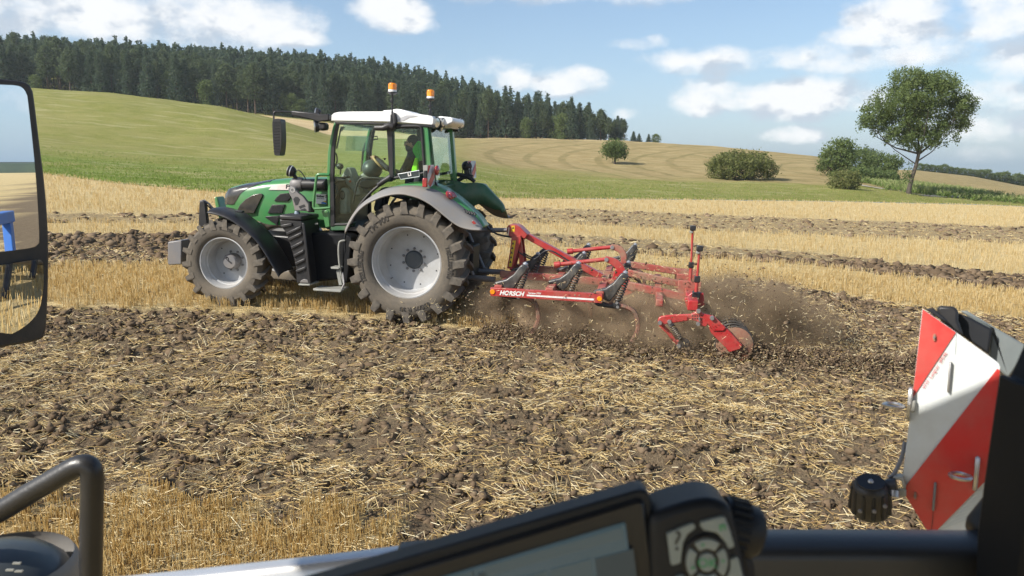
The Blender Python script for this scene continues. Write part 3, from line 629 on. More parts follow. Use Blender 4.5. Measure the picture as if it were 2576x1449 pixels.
# ================================================================== TREES
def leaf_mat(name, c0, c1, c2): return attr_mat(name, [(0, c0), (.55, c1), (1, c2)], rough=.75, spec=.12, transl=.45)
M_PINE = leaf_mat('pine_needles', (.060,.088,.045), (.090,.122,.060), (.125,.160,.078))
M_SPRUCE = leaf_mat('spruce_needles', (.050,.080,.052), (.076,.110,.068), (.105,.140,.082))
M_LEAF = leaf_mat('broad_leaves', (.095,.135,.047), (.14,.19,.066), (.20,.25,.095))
M_LEAFL = leaf_mat('pale_broad_leaves', (.10,.145,.05), (.145,.195,.065), (.19,.24,.09))
M_LEAFO = leaf_mat('olive_leaves', (.12,.145,.05), (.18,.20,.068), (.25,.245,.10))
def flakes(C, size, per, spread, tone, name, m, droop=0):           # clusters of small leaf faces round the centres C
    n = len(C)*per; P = np.repeat(C, per, 0)+RNG.normal(0, 1, (n, 3))*np.repeat(spread, per)[:, None]
    a = RNG.normal(0, 1, (n, 3)); a[:, 2] -= droop; a /= np.linalg.norm(a, axis=1)[:, None]; b = np.cross(a, RNG.normal(0, 1, (n, 3))); b /= np.linalg.norm(b, axis=1)[:, None]
    s = (np.repeat(size, per)*RNG.uniform(.6, 1.3, n))[:, None]
    V = np.stack([P-a*s, P-b*s*.55, P+a*s, P+b*s*.55], 1).reshape(-1, 3)
    t = np.clip(np.repeat(tone, per)+RNG.normal(0, .16, n), 0, 1)
    return np_mesh(name, V, np.arange(n*4).reshape(-1, 4), m, {'tone': ('FACE', t)}, smooth=False)
def conifer(h, rad, kind):                                          # tapered trunk, whorled limbs, crown of needle clumps
    C = []; sz = []; limbs = []
    lo = .14 if kind == 'spruce' else RNG.uniform(.28, .45)
    n = 190 if kind == 'spruce' else 165
    for i in range(n):
        t = (i+RNG.random())/n; z = h*(lo+(1-lo)*t)
        pr = (1-t)**.8 if kind == 'spruce' else min(1, .45+1.6*t)*(1-t**2.4)**.6
        pr = pr*RNG.uniform(.8, 1.15)+.04; a = i*2.4+RNG.normal(0, .4); rr = rad*pr*RNG.uniform(.35, 1.0)
        C.append((rr*math.cos(a), rr*math.sin(a), z-rr*(.28 if kind == 'spruce' else -.1)+RNG.normal(0, .12))); sz.append(.20+.19*pr)
        if i % 5 == 0: limbs.append(((0, 0, z), C[-1]))
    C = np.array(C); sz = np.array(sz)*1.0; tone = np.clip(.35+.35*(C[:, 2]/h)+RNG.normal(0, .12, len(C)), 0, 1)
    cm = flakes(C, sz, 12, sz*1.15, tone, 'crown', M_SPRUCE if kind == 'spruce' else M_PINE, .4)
    mb = MB(); mb.tube([(0,0,-.6),(.03,0,h*.3),(0,.05,h*.7),(0,0,h*.97)], [.2*h/14,.15*h/14,.09*h/14,.02], 6)
    for a, b in limbs: mb.tube([a, b], [.045, .012], 3, False)
    return cm, mb.mesh('trunk', M_PBARK, 60)
def broadleaf(h, rad, m, lo=.1, n=170, shape=1.0, size=.2, per=12):
    C = []
    for i in range(n):
        t = RNG.random(); z = lo+(1-lo)*t; pr = math.sin(math.pi*min(1, .12+.83*t))**.7
        a = RNG.random()*6.283; rr = rad*pr*math.sqrt(RNG.uniform(.25, 1)); k = 1+.25*math.sin(a*3+z*5)
        C.append((rr*k*math.cos(a), rr*k*math.sin(a), z*h))
    C = np.array(C); tone = np.clip(.35+.3*(C[:, 2]/h)+RNG.normal(0, .16, n), 0, 1)
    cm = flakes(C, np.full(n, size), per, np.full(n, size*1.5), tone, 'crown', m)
    mb = MB(); mb.tube([(0,0,-.5),(.05,0,h*.25),(0,.1,h*.75)], [.16*h/10,.12*h/10,.03], 6)
    for i in range(7): mb.tube([(0,0,h*(.2+.07*i)), C[RNG.integers(0, n)]*np.array([.8,.8,1])], [.06*h/10,.015], 4, False)
    return cm, mb.mesh('trunk', M_BARK, 60)
def plant(name, label, cat, group, p, crown, trunk, s, rz, tilt=0):
    o = thing(name, label, cat, p, group); w_ = RNG.uniform(.85, 1.35); o.scale = (s*w_, s*w_, s*RNG.uniform(.92, 1.1)); o.rotation_euler = (tilt, 0, rz)
    c = bpy.data.objects.new('crown', crown); COL.objects.link(c); c.parent = o
    t = bpy.data.objects.new('trunk', trunk); COL.objects.link(t); t.parent = o
    return o
PINES = [conifer(14, 2.5, 'pine') for i in range(5)]; SPRUCES = [conifer(15, 2.6, 'spruce') for i in range(4)]
BROADS = [broadleaf(9, 2.0, M_LEAFL, .12, 190, size=.26) for i in range(2)]+[broadleaf(9, 2.3, M_LEAF, .1, 190, size=.26) for i in range(2)]
def forest_px(): return RNG.uniform(-160, 1568)
spots = []
# the edge of the wood: a close front rank, then ranks climbing the hill behind it
for rank in range(15):
    px = -170+RNG.uniform(0, 25)
    while px < 1568:
        Y = DD+2+rank*7+RNG.uniform(-2.5, 2.5)
        if not (px > 1250 and rank > 5): spots.append((rank, px, Y))
        px += RNG.uniform(20, 36)*(DD/Y) if rank else RNG.uniform(17, 30)
spots.sort(key=lambda s: s[0]); single = spots[:300]; mass = spots[300:]
def height_at(px, Y, rank):                                         # tall enough to reach the photographed top line
    top = EYE+slo(float(np.interp(px, [p[0] for p in YT_P], [p[1] for p in YT_P]))+RNG.uniform(-8, 16))*Y; z = float(land_z(px, Y)); return top-z
def tree_kind(px, rank):
    r_ = RNG.random()
    if rank == 0 and (380 < px < 560 or 690 < px < 770) and r_ < .55: return 'broad'
    if rank == 0 and r_ < .14: return 'broad'
    return 'pine' if (px < 800 and r_ < .75) or r_ < .35 else 'spruce'
LBL = {'pine': ('pine_tree', 'dark green pine standing among the others in the hilltop forest', 'pines of the hilltop forest'),
       'spruce': ('spruce_tree', 'dark pointed spruce standing among the others in the hilltop forest', 'spruces of the hilltop forest'),
       'broad': ('broadleaf_tree', 'paler leafy tree growing along the foot of the dark forest', 'leafy trees along the forest foot')}
for rank, px, Y in single:
    k = tree_kind(px, rank); lib = {'pine': PINES, 'spruce': SPRUCES, 'broad': BROADS}[k]; cm, tm = lib[RNG.integers(len(lib))]
    h = {'broad': RNG.uniform(5, 8.5)}.get(k) or min(max(height_at(px, Y, rank), 6.5), 14.5)*RNG.uniform(.82, 1.08)
    nm, lb, gp = LBL[k]; plant(nm, lb, 'tree', gp, land_pt(px, Y), cm, tm, h/(9 if k == 'broad' else 14.5), RNG.random()*6.28)
# the rest of the wood, one mass behind the counted trees
def merge_trees(spots):
    VV = []; TN = []
    for rank, px, Y in spots:
        k = tree_kind(px, 3); cm, tm = (PINES if k == 'pine' else SPRUCES)[RNG.integers(4)]
        co = np.empty(len(cm.vertices)*3, np.float32); cm.vertices.foreach_get('co', co); co = co.reshape(-1, 4, 3)
        tn = np.empty(len(cm.polygons), np.float32); cm.attributes['tone'].data.foreach_get('value', tn)
        kp = np.arange(RNG.integers(6), len(tn), 8); co = co[kp]; tn = tn[kp]; ctr = co.mean(1, keepdims=True); co = ctr+(co-ctr)*2.3
        h = min(max(height_at(px, Y, rank), 7), 15)*RNG.uniform(.85, 1.05); s = h/14.5; a = RNG.random()*6.28; ca, sa = math.cos(a), math.sin(a)
        x = co[..., 0]*ca-co[..., 1]*sa; y = co[..., 0]*sa+co[..., 1]*ca; VV.append(np.stack([x*s+float(colx(px))*Y, y*s+Y, co[..., 2]*s+float(land_z(px, Y))], -1)); TN.append(tn)
    V = np.concatenate(VV); return np_mesh('forest', V.reshape(-1, 3), np.arange(len(V)*4).reshape(-1, 4), M_SPRUCE, {'tone': ('FACE', np.concatenate(TN))}, smooth=False)
if mass: tag(link('forest', merge_trees(mass), 'stuff'), 'dense dark conifer forest climbing the hill behind the front trees', 'forest')

# --- single trees and shrubs on the right
def px_scale(n_px, Y): return n_px/FPX*Y*1.0
def shaped(name, label, cat, group, px, py, Y, w, h, m, n, size, per=12, lo=0.02, seed=0, lobes=None, trunk=False, dz=0):
    """a crown given by lobes (x, z, rx, rz) in units of its width and height"""
    o = thing(name, label, cat, (float(colx(px))*Y, Y, float(land_z(px, Y))+dz), group)
    C = []; lobes = lobes or [(0, .5, .5, .5)]
    wts = np.array([l[2]*l[3] for l in lobes]); wts /= wts.sum()
    while len(C) < n:
        lx, lz, rx, rz = lobes[RNG.choice(len(lobes), p=wts)]; d = RNG.normal(0, 1, 3); d /= np.linalg.norm(d); r_ = RNG.uniform(.35, 1)**.5
        x = (lx+d[0]*rx*r_)*w; y = d[1]*rx*r_*w*.95; z = (lz+d[2]*rz*r_)*h
        if z < lo*h: continue
        b = vnoise(np.array([x*1.3+50]), np.array([z*1.3+y*.7+50]), seed)[0]
        if b < .3: continue
        C.append((x, y, z, b))
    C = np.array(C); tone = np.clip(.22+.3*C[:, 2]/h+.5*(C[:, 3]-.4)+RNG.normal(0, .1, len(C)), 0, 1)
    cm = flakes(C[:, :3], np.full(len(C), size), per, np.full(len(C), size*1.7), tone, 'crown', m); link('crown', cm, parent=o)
    mb = MB()
    for i in range(9 if not trunk else 0):
        c = C[RNG.integers(len(C))]; mb.tube([(RNG.normal(0,.1*w), RNG.normal(0,.1*w), -.1), (c[0]*.5, c[1]*.5, c[2]*.55), c[:3]], [.07*h/3, .045*h/3, .01], 5, False)
    if not trunk: mb.build('stem' if h < 3.2 else 'trunk', M_BARK, o, smooth=60)
    return o, C
# the big wind-shaped tree
Yb = 87.0; W_ = px_scale(276, Yb); H_ = px_scale(282, Yb)
o, C = shaped('field_tree', 'large lone tree with a broad wind swept crown and leaning trunk', 'tree', None, 2292, 490, Yb, W_, H_, M_LEAF, 2500, .115, 18, .27, 3,
    [(.03,.86,.28,.19),(.20,.80,.26,.19),(-.17,.78,.24,.19),(-.33,.70,.15,.13),(.36,.70,.16,.14),(.45,.78,.10,.07),(.10,.60,.20,.13),(-.12,.62,.22,.11),(.30,.60,.16,.11),(-.42,.62,.09,.07),(-.08,1.0,.16,.09),(.20,.98,.16,.09),(.04,.50,.20,.11),(-.16,.54,.20,.10),(.24,.53,.17,.10)], trunk=True)
mb = MB(); s = H_
tr = [(-.0*s,0,-.25),(0,0,.05*s),(.02*s,0,.16*s),(.045*s,0,.26*s),(.06*s,.0,.36*s)]
mb.tube(tr, [.32,.25,.21,.19,.17], 10)
fork = Vector(tr[-1])
for tip, r0 in (((-.30*s,.1*s,.52*s),.12),((-.14*s,-.12*s,.66*s),.12),((.08*s,.1*s,.80*s),.14),((.30*s,-.1*s,.66*s),.12),((.36*s,.12*s,.52*s),.09),((.16*s,.2*s,.6*s),.1),((.0*s,-.2*s,.6*s),.09),((-.38*s,-.05*s,.58*s),.07)):
    tip = Vector(tip); b0 = Vector(tr[3]).lerp(fork, RNG.random()); mid = b0.lerp(tip, .5)+Vector((0,0,-.03*s))
    mb.tube([b0, mid, tip], [r0, r0*.6, .03], 6, False)
    for j in range(5):
        c = C[np.argmin(np.linalg.norm(C[:, :3]-np.array(tip)*(.75+.1*j)-RNG.normal(0, .6, 3), axis=1))][:3]
        mb.tube([mid.lerp(tip, .2+.15*j), c], [r0*.35, .012], 4, False)
mb.build('trunk', M_BARK, o, smooth=60)
Cs = np.array([(RNG.normal(-.3,.22), RNG.normal(0,.2), .18*s+RNG.normal(0,.4)) for i in range(22)])
link('trunk_shoots', flakes(Cs, np.full(22,.11), 12, np.full(22,.16), np.full(22,.45), 'trunk_shoots', M_LEAF), 'stuff', o)
# small tree, round shrub, hedge group, roadside shrub
Y = 118.0; o, C = shaped('small_tree', 'small round topped tree alone on the dry slope', 'tree', None, 1546, 426, Y, px_scale(70, Y), px_scale(62, Y), M_LEAF, 240, .15, 14, .2, 5, [(0,.58,.42,.34),(.2,.5,.28,.26),(-.22,.52,.26,.24),(0,.8,.25,.18)], trunk=True)
MB().tube([(0,0,-.2),(.05,0,.9),(.1,.05,2.2)], [.2,.13,.06], 7).build('trunk', M_BARK, o, smooth=60)
Y = 100.0; shaped('round_bush', 'wide low olive bush on the dry slope beside the meadow', 'bush', None, 1865, 458, Y, px_scale(184, Y), px_scale(70, Y), M_LEAFO, 820, .13, 14, .01, 9, [(0,.46,.42,.5),(-.28,.36,.22,.42),(.3,.33,.2,.36),(-.1,.70,.28,.32),(.14,.64,.26,.34)])
hg = 'trees of the hedge behind the path'
Y = 112.0
for args in (('hedge_tree','tall light green tree at the left end of the hedge',2108,448,Y,100,98,M_LEAFL,420,[(0,.55,.42,.45),(.12,.72,.3,.27),(-.2,.4,.28,.36)]),
             ('hedge_tree','dark shaded tree behind the light green hedge tree',2160,440,Y+8,90,76,M_LEAF,260,[(0,.5,.46,.48)]),
             ('hedge_tree','dark rounded tree in the middle of the hedge',2208,428,Y+14,62,62,M_LEAF,200,[(0,.55,.45,.44)]),
             ('hedge_tree','feathery upright tree rising between the hedge crowns',2185,430,Y+18,42,74,M_PINE,130,[(0,.5,.42,.5)]),
             ('hedge_tree','top heavy ivy clad tree at the right end of the hedge',2244,430,Y+12,50,58,M_LEAF,180,[(.05,.72,.44,.3),(-.05,.35,.25,.36)])):
    nm, lb, px, py, Yq, w, h, m, n, lo_ = args; zz = EYE+slo(py)*Yq-float(land_z(px, Yq))
    shaped(nm, lb, 'tree', hg, px, py, Yq, px_scale(w, Yq), px_scale(h, Yq), m, n, .17, 12, .02, int(px), lo_, dz=min(zz, .1)-.1)
Y = 86.0; shaped('roadside_bush', 'low grey green shrub beside the gravel path', 'bush', None, 2126, 466, Y, px_scale(82, Y), px_scale(52, Y), M_LEAFO, 220, .12, 14, .01, 15, [(0,.45,.45,.5),(.25,.4,.25,.4)])
sg = 'bushes filling the hedge foot'
for px, py, w, h in ((2195,436,70,34),(2235,432,60,30),(2160,442,60,34)):
    Y = 104.0; shaped('hedge_bush', {2195:'dark low bush under the middle of the hedge',2235:'dark low bush at the right foot of the hedge',2160:'dark low bush behind the roadside shrub'}[px], 'bush', sg, px, py, Y, px_scale(w, Y), px_scale(h, Y), M_LEAF, 150, .15, 12, .01, px, [(0,.45,.47,.5)])
# young pines on the brow
for px, py, h, lb in ((1592,357,28,'young pine on the brow nearest the forest end'),(1606,357,24,'young pine on the brow, second from the forest end'),(1630,360,22,'young pine on the brow left of the rounded one'),(1648,361,20,'rounded young tree on the brow at the right')):
    Y = 186.0; k = SPRUCES[RNG.integers(4)] if px != 1648 else BROADS[2]
    o = plant('young_pine' if px != 1648 else 'young_tree', lb, 'tree', None, land_pt(px, Y)-Vector((0,0,.3)), k[0], k[1], px_scale(h, Y)/(15 if px != 1648 else 8), RNG.random()*6); o.scale = (o.scale[2]*1.9, o.scale[2]*1.9, o.scale[2])
# far line of trees on the right-hand hill
fg = 'far trees on the right hand hill'; i = 0
for px in np.linspace(2315, 2640, 22):
    Y = float(kin(DC, px))+8; top = np.interp(px, [2315,2400,2500,2576,2640], [414,421,432,444,456])+RNG.uniform(-7, 7); z0 = float(land_z(px, Y)); h = max(EYE+slo(top)*Y-z0, 2.2); k = BROADS[2+i % 2]
    o = plant('far_tree', 'distant dark tree in the row on the right hand hill', 'tree', fg, land_pt(px, Y)-Vector((0,0,h*.15)), k[0], k[1], h/8, RNG.random()*6.28); o.scale = (h/8*2.2, h/8*2.2, h/8*1.05); i += 1
# the maize strip
n = 5200; px = RNG.uniform(2166, 2680, n); u = RNG.random(n); Y0 = 88; Y1 = np.full_like(px, 150.); Y = Y0+(Y1-Y0)*u
k = np.where(px < 2230, Y > 92+ (2230-px)*.15, True); px, Y = px[k], Y[k]; Y = np.round(Y/.75)*.75+RNG.normal(0, .06, len(Y))
ytop = np.interp(px, [2166,2300,2450,2576,2680], [438,450,468,485,500]); k = land_z(px, Y)+.9 < EYE+slo(ytop)*Y; px, Y = px[k], Y[k]
X = colx(px)*Y; Z = land_z(px, Y); per = 8; m_ = len(X)*per
hh = np.repeat(RNG.uniform(.75, 1.05, len(X)), per); t = np.tile(np.linspace(.05, .95, per), len(X)); X, Y, Z = np.repeat(X, per), np.repeat(Y, per), np.repeat(Z, per)
o = link('maize_crop', stems(np.stack([X, Y, Z+hh*t*.62], 1), dirs(RNG.random(m_)*6.28, RNG.uniform(.5, 1.3, m_)), RNG.uniform(.3, .45, m_), RNG.uniform(.02, .04, m_), np.clip(t*.5+RNG.normal(.25, .15, m_), 0, 1), 'maize_crop',
     attr_mat('maize_leaf', [(0,(.13,.21,.045)),(.5,(.24,.34,.085)),(1,(.52,.52,.26))], rough=.6, transl=.4)), 'stuff'); tag(o, 'strip of green maize standing beyond the gravel path', 'maize')
# ================================================================== THE GREEN TRACTOR
TR = thing('tractor', 'green farm tractor with white roof pulling a red cultivator across the stubble', 'tractor', mtx=TM)
def V3(p2, l): return (p2[0], l, p2[1])
def pr(name, k, pts, l0, l1, m, parent=TR, bev=.012, ref=None, smooth=None):   # a plate or block given by its outline in the photo on its near face
    return MB().prism(ql(k, pts, ref if ref is not None else max(l0, l1)), l0, l1).build(name, m, parent, bev=bev, smooth=smooth)
# ---------------------------------------------------------------- wheels
def wheel(name, label, f, u, Ro, lin_, lout, rim, nl, ph, lugs=True, steer=0, text=None):
    """wheel with its axle along the sideways axis; Ro radius over the lugs"""
    w = bpy.data.objects.new(name, None); COL.objects.link(w); w.parent = TR; w.location = (f, (lin_+lout)/2, u); w.rotation_euler = (0, 0, steer)
    if label: w['label'] = label
    hw = abs(lout-lin_)/2; sg = 1 if lout > lin_ else -1
    h = .058*Ro/.88; Rb = Ro-h                                       # carcass radius below the lugs
    side = [(rim, hw*.72), (rim+.02, hw*.86), (rim+.25*(Rb-rim), hw*.98), (rim+.5*(Rb-rim), hw*1.0), (rim+.75*(Rb-rim), hw*.97), (Rb-.055, hw*.90), (Rb-.02, hw*.78), (Rb-.004, hw*.5), (Rb, 0)]
    prof = side+[(r_, -x) for r_, x in side[-2::-1]]
    MB().lathe(prof, seg=72).build('tyre', M_TYRE, w, smooth=50)
    def lug(s_):                                                     # one bar from the crown over the shoulder
        st = []
        for t, (x, dth, rb, rt, wd) in enumerate([(-.03*s_, 0, Rb-.01, Ro-.002, .026), (.38*hw, .085, Rb-.012, Ro, .026), (.80*hw, .17, Rb-.03, Ro-.004, .034), (1.0*hw, .205, Rb-.06, Ro-.018, .046), (1.03*hw, .228, Rb-.125, Rb-.065, .044)]):
            x = x*s_ if t else x; ring = []
            dth = dth*(.88/Ro)*.8; wd = wd*(Ro/.88)
            for da, r_ in ((-wd*1.3/rb, rb), (wd*1.3/rb, rb), (wd*.88/rt, rt), (-wd*.88/rt, rt)):
                a = dth+da; ring.append((r_*math.cos(a), x, r_*math.sin(a)))
            st.append(ring)
        return MB().loft(st).mesh('tread_lug', M_TYREB)
    if lugs:
        for s_ in (1, -1):
            lm = lug(s_)
            for i in range(nl):
                o = bpy.data.objects.new('tread_lug', lm); COL.objects.link(o); o.parent = w; o.rotation_euler = (0, -(ph+(i+(.5 if s_ < 0 else 0))*360/nl)*math.pi/180, 0)
    else:
        mb = MB()
        for s_ in (1, -1):
            lm = lug(s_)
            for i in range(nl):
                rot = Matrix.Rotation(-(ph+(i+(.5 if s_ < 0 else 0))*360/nl)*math.pi/180, 3, 'Y'); mb.add([rot @ v.co for v in lm.vertices], [tuple(p.vertices) for p in lm.polygons])
        mb.build('tread', M_TYREB, w)['kind'] = 'stuff'
    # rim: outer lip, stepped barrel, dished disc
    o_ = hw*.80; di = -.12 if Ro > .8 else -.14
    prof = [(rim+.012, o_-.03), (rim+.014, o_), (rim-.004, o_+.004), (rim-.014, o_-.012), (rim-.020, o_-.06), (rim-.030, o_-.075), (rim-.034, o_-.12), (rim-.052, o_-.135), (rim-.058, di+.03), (rim-.075, di), (.26*rim+.06, di-.004), (.05, di-.004), (.05, di-.02), (rim-.03, di-.03), (rim+.01, -o_)]
    prof = [(r_, x*sg) for r_, x in prof]
    MB().lathe(prof, seg=72).build('rim', M_RIM, w, smooth=35)
    return w, di*sg, hw*sg, Rb
REAR = dict(u=.87, Ro=.885, rim=.515)
rw, rd, rh, rRb = wheel('rear_wheel', 'large near side rear wheel with dusty tyre and silver rim', 0, .885, .91, .55, 1.22, .525, 20, 6)
def hub_set(w, d, r_h, depth, rb, nb, m, bolt=.016):
    MB().lathe([(0, d+depth), (r_h*.86, d+depth), (r_h, d+depth-.02 if depth > 0 else d+depth+.02), (r_h*1.05, d)], seg=40).build('hub', m, w, smooth=35)
    s = 1 if depth > 0 else -1; bm_ = MB().lathe([(0, .03*s), (bolt*.7, .03*s), (bolt*.8, .016*s), (bolt*1.35, .014*s), (bolt*1.35, 0)], seg=10).mesh('wheel_bolt', M_IRON, 40)
    for i in range(nb):
        a = 2*math.pi*(i+.5)/nb; o = bpy.data.objects.new('wheel_bolt', bm_); COL.objects.link(o); o.parent = w; o.location = (rb*math.cos(a), d, rb*math.sin(a))
hub_set(rw, rd, .135, .03, .172, 10, mat('hub_blue_black', (.035,.05,.065), .45, dust=DUST, dustamt=.15))
hole = MB().lathe([(0, .003), (.011, .003), (.011, -.01)], seg=10).mesh('rim_hole', M_INK, 40)
for i in range(8):
    a = R(22+45*i+(6 if i % 2 else 0)); o = bpy.data.objects.new('rim_hole', hole); COL.objects.link(o); o.parent = rw; o.location = (.385*math.cos(a), rd, .385*math.sin(a))
MB().tube([(.33, rd+.0, -.30), (.345, rd+.05, -.315)], .009, 6).build('valve', M_IRON, rw)
fw, fd, fh, fRb = wheel('front_wheel', 'near side front wheel with dusty tyre and grey rim', 2.945, .655, .695, .70, 1.16, .392, 18, 3)
hub_set(fw, fd, .118, .155, .155, 8, M_IRON, .014)
MB().prism([(-.05,-.012),(.02,.03),(.03,.016),(-.03,-.028)], fd+.155, fd+.162).lathe([(.010,fd+.155),(.022,fd+.164),(.026,fd+.155)], (.035,0,.05), seg=14).build('hub_mark', M_INK, fw)
for i in range(4):
    a = R(40+90*i); o = bpy.data.objects.new('rim_hole', hole); COL.objects.link(o); o.parent = fw; o.location = (.28*math.cos(a), fd, .28*math.sin(a))
wheel('rear_wheel', 'far side rear wheel half hidden behind the near one', 0, .885, .91, -.55, -1.24, .525, 20, 11, lugs=False)
wheel('front_wheel', 'far side front wheel hidden behind the near one', 2.945, .655, .695, -.70, -1.16, .392, 18, 8, lugs=False)
# raised lettering round the near tyres
def ring_text(w, txt, r0, size, ang, y, flip=False, sx=.62, name='tyre_lettering', m=None, bold=.0):
    mb = MB()
    def fn(x, yy, z):
        th = R(ang)+(-x if not flip else x)/r0; rr = r0+(yy if not flip else -yy)
        return (-rr*math.cos(th), y+z, rr*math.sin(th)) if False else (rr*math.cos(th+0), y+z, rr*math.sin(th))
    # angle is measured from forward (image left) upwards; seen from the near side letters must run clockwise in the image
    def fn2(x, yy, z):
        th = R(ang)-x*sx/r0 if not flip else R(ang)+x*sx/r0
        rr = r0+yy if not flip else r0-yy
        return (-rr*math.cos(th), y+z, rr*math.sin(th))
    mb.text(txt, fn2, size, 'CENTER', .005, 0, bold, 1.0)
    return mb.build(name, m or M_LET, w)
M_LET = mat('tyre_letter_rubber', (.040,.035,.030), .85, c2=(.055,.048,.04), nscale=8)
yl = rh*1.0+.001
ring_text(rw, 'TRELLEBORG', .655, .105, 5, yl, sx=.74, bold=.003)
ring_text(rw, 'TRELLEBORG', .655, .105, 188, yl, sx=.74, bold=.003)
ring_text(rw, 'TM 900', .665, .115, 128, yl, sx=1.0, bold=.003)
ring_text(rw, 'HIGH POWER', .70, .04, 88, yl-.004, sx=.9)
ring_text(rw, '650/75 R 38', .66, .085, 285, yl, sx=1.1, bold=.002)
ring_text(fw, 'TRELLEBORG', .515, .07, 75, fh*1.0+.001, sx=.85)
ring_text(fw, 'TRELLEBORG', .545, .07, 268, fh*1.0+.001, sx=.85)
# ---------------------------------------------------------------- chassis under the body
mb = MB(); mb.box((1.45,0,.80), (3.2,.62,.50)); mb.box((.0,0,.87), (.5,1.25,.34)); mb.box((2.94,0,.62), (.22,1.35,.2)); mb.build('chassis', M_BLACK, TR, bev=.03)
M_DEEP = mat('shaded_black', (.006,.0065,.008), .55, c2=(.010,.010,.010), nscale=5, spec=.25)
TANK = [(1200,600),(1420,590),(1585,600),(1575,980),(1500,1010),(1300,1030)]
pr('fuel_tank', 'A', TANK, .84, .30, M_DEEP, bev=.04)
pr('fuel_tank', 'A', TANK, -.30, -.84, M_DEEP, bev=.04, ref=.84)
pr('front_weight', 'A', [(47,672),(60,668),(168,655),(168,868),(60,872),(47,862)], .50, -.50, M_IRON, bev=.03, ref=.42)
mb = MB(); mb.box((3.75,0,.62), (1.05,.42,.2)); mb.build('front_linkage', M_BLACK, TR, bev=.02)
pr('linkage_tower', 'A', [(290,545),(300,330),(322,308),(345,318),(372,540)], .36, .28, M_BLACK)
MB().tube([q3('A',305,320,.32), q3('A',345,310,.30), q3('A',385,340,.28), q3('A',430,395,.26)], .018, 7).build('linkage_hook', M_IRON, TR, smooth=60)
MB().tube([q3('A',345,330,.34), q3('A',400,380,.3), q3('A',440,420,.28)], .012, 6).build('hydraulic_hose', M_BLACK, TR, smooth=60)
pr('nose_guard', 'A', [(430,285),(448,274),(462,300),(478,370),(490,395),(470,475),(452,400),(436,350)], -.10, -.34, M_GREEN, bev=.02)
# ---------------------------------------------------------------- bonnet
top = sorted(ql('A', [(528,275),(545,225),(600,198),(640,187),(750,160),(890,143),(1000,124),(1100,114),(1200,108),(1300,105),(1415,103),(1500,102)], -.12))
tf = [p[0] for p in top]; tu = [p[1] for p in top]
low = sorted(ql('A', [(528,385),(600,392),(700,450),(900,520),(1500,560)], .40)); lf = [p[0] for p in low]; lu = [p[1] for p in low]
rings = []
for f in list(np.linspace(1.40, 3.30, 24))+[3.34, 3.37, 3.385]:
    ut = float(np.interp(f, tf, tu)); ub = float(np.interp(f, lf, lu)); hw = .435-.10*max(0, (f-2.5)/.9)**1.5-(.06*max(0, (f-3.28)/.1))
    if f > 3.36: ut -= .03
    h = ut-ub
    half = [(hw-.02, ub), (hw, ub+.3*h), (hw, ut-.155), (hw-.012, ut-.10), (hw-.045, ut-.055), (hw-.13, ut-.022), (hw-.26, ut-.004), (0, ut)]
    rings.append([(f, l, u) for l, u in half]+[(f, -l, u) for l, u in half[-2::-1]])
MB().loft(rings).build('bonnet', M_GREEN, TR, smooth=38)
# dark nose with the headlights behind it: a shell just outside the bonnet
nose = ql('A', [(600,345),(650,262),(700,216),(790,176),(885,147)], .40); nf = sorted(nose)
shell = []
for f in list(np.linspace(2.56, 3.30, 14))+[3.345, 3.385, 3.40]:
    ut = float(np.interp(f, tf, tu))+.006; hw = .435-.10*max(0, (f-2.5)/.9)**1.5-(.06*max(0, (f-3.28)/.1))+.006
    ul = float(np.interp(f, [p[0] for p in nf], [p[1] for p in nf])) if f < nf[-1][0] else float(np.interp(f, [nf[-1][0], 3.40], [nf[-1][1], nf[-1][1]-.02]))
    if f > 3.36: ut -= .03
    pts_ = [(hw, ut-.155), (hw-.012, ut-.10), (hw-.045, ut-.055), (hw-.13, ut-.022), (hw-.26, ut-.004), (0, ut)]
    lowp = min(ul, ut-.02)
    half = [(hw if p < ut-.155 else p_l, p) for p_l, p in [(hw, lowp)]]
    row = [(np.interp(uu, [ut-.3, ut-.155, ut-.10, ut-.055, ut-.022, ut-.004, ut], [hw, hw, hw-.012, hw-.045, hw-.13, hw-.26, 0]), uu) for uu in np.linspace(lowp, ut, 7)]
    shell.append([(f, float(l), float(u)) for l, u in row]+[(f, -float(l), float(u)) for l, u in row[-2::-1]])
MB().loft(shell, caps=True).build('nose_panel', M_GLOSSB, TR, smooth=38)
pr('headlight', 'A', [(538,392),(560,385),(588,388),(585,402),(540,404)], .34, .2, M_LENSC, bev=.01)
pr('side_window', 'H', [(405,1000),(450,905),(560,795),(700,710),(830,682),(880,692),(890,730),(850,800),(725,1060),(560,1060)], .452, .43, M_GLOSSB, bev=.008)
M_MESH = mat('vent_mesh', (.016,.016,.016), .6, c2=(.06,.06,.058), nscale=240)
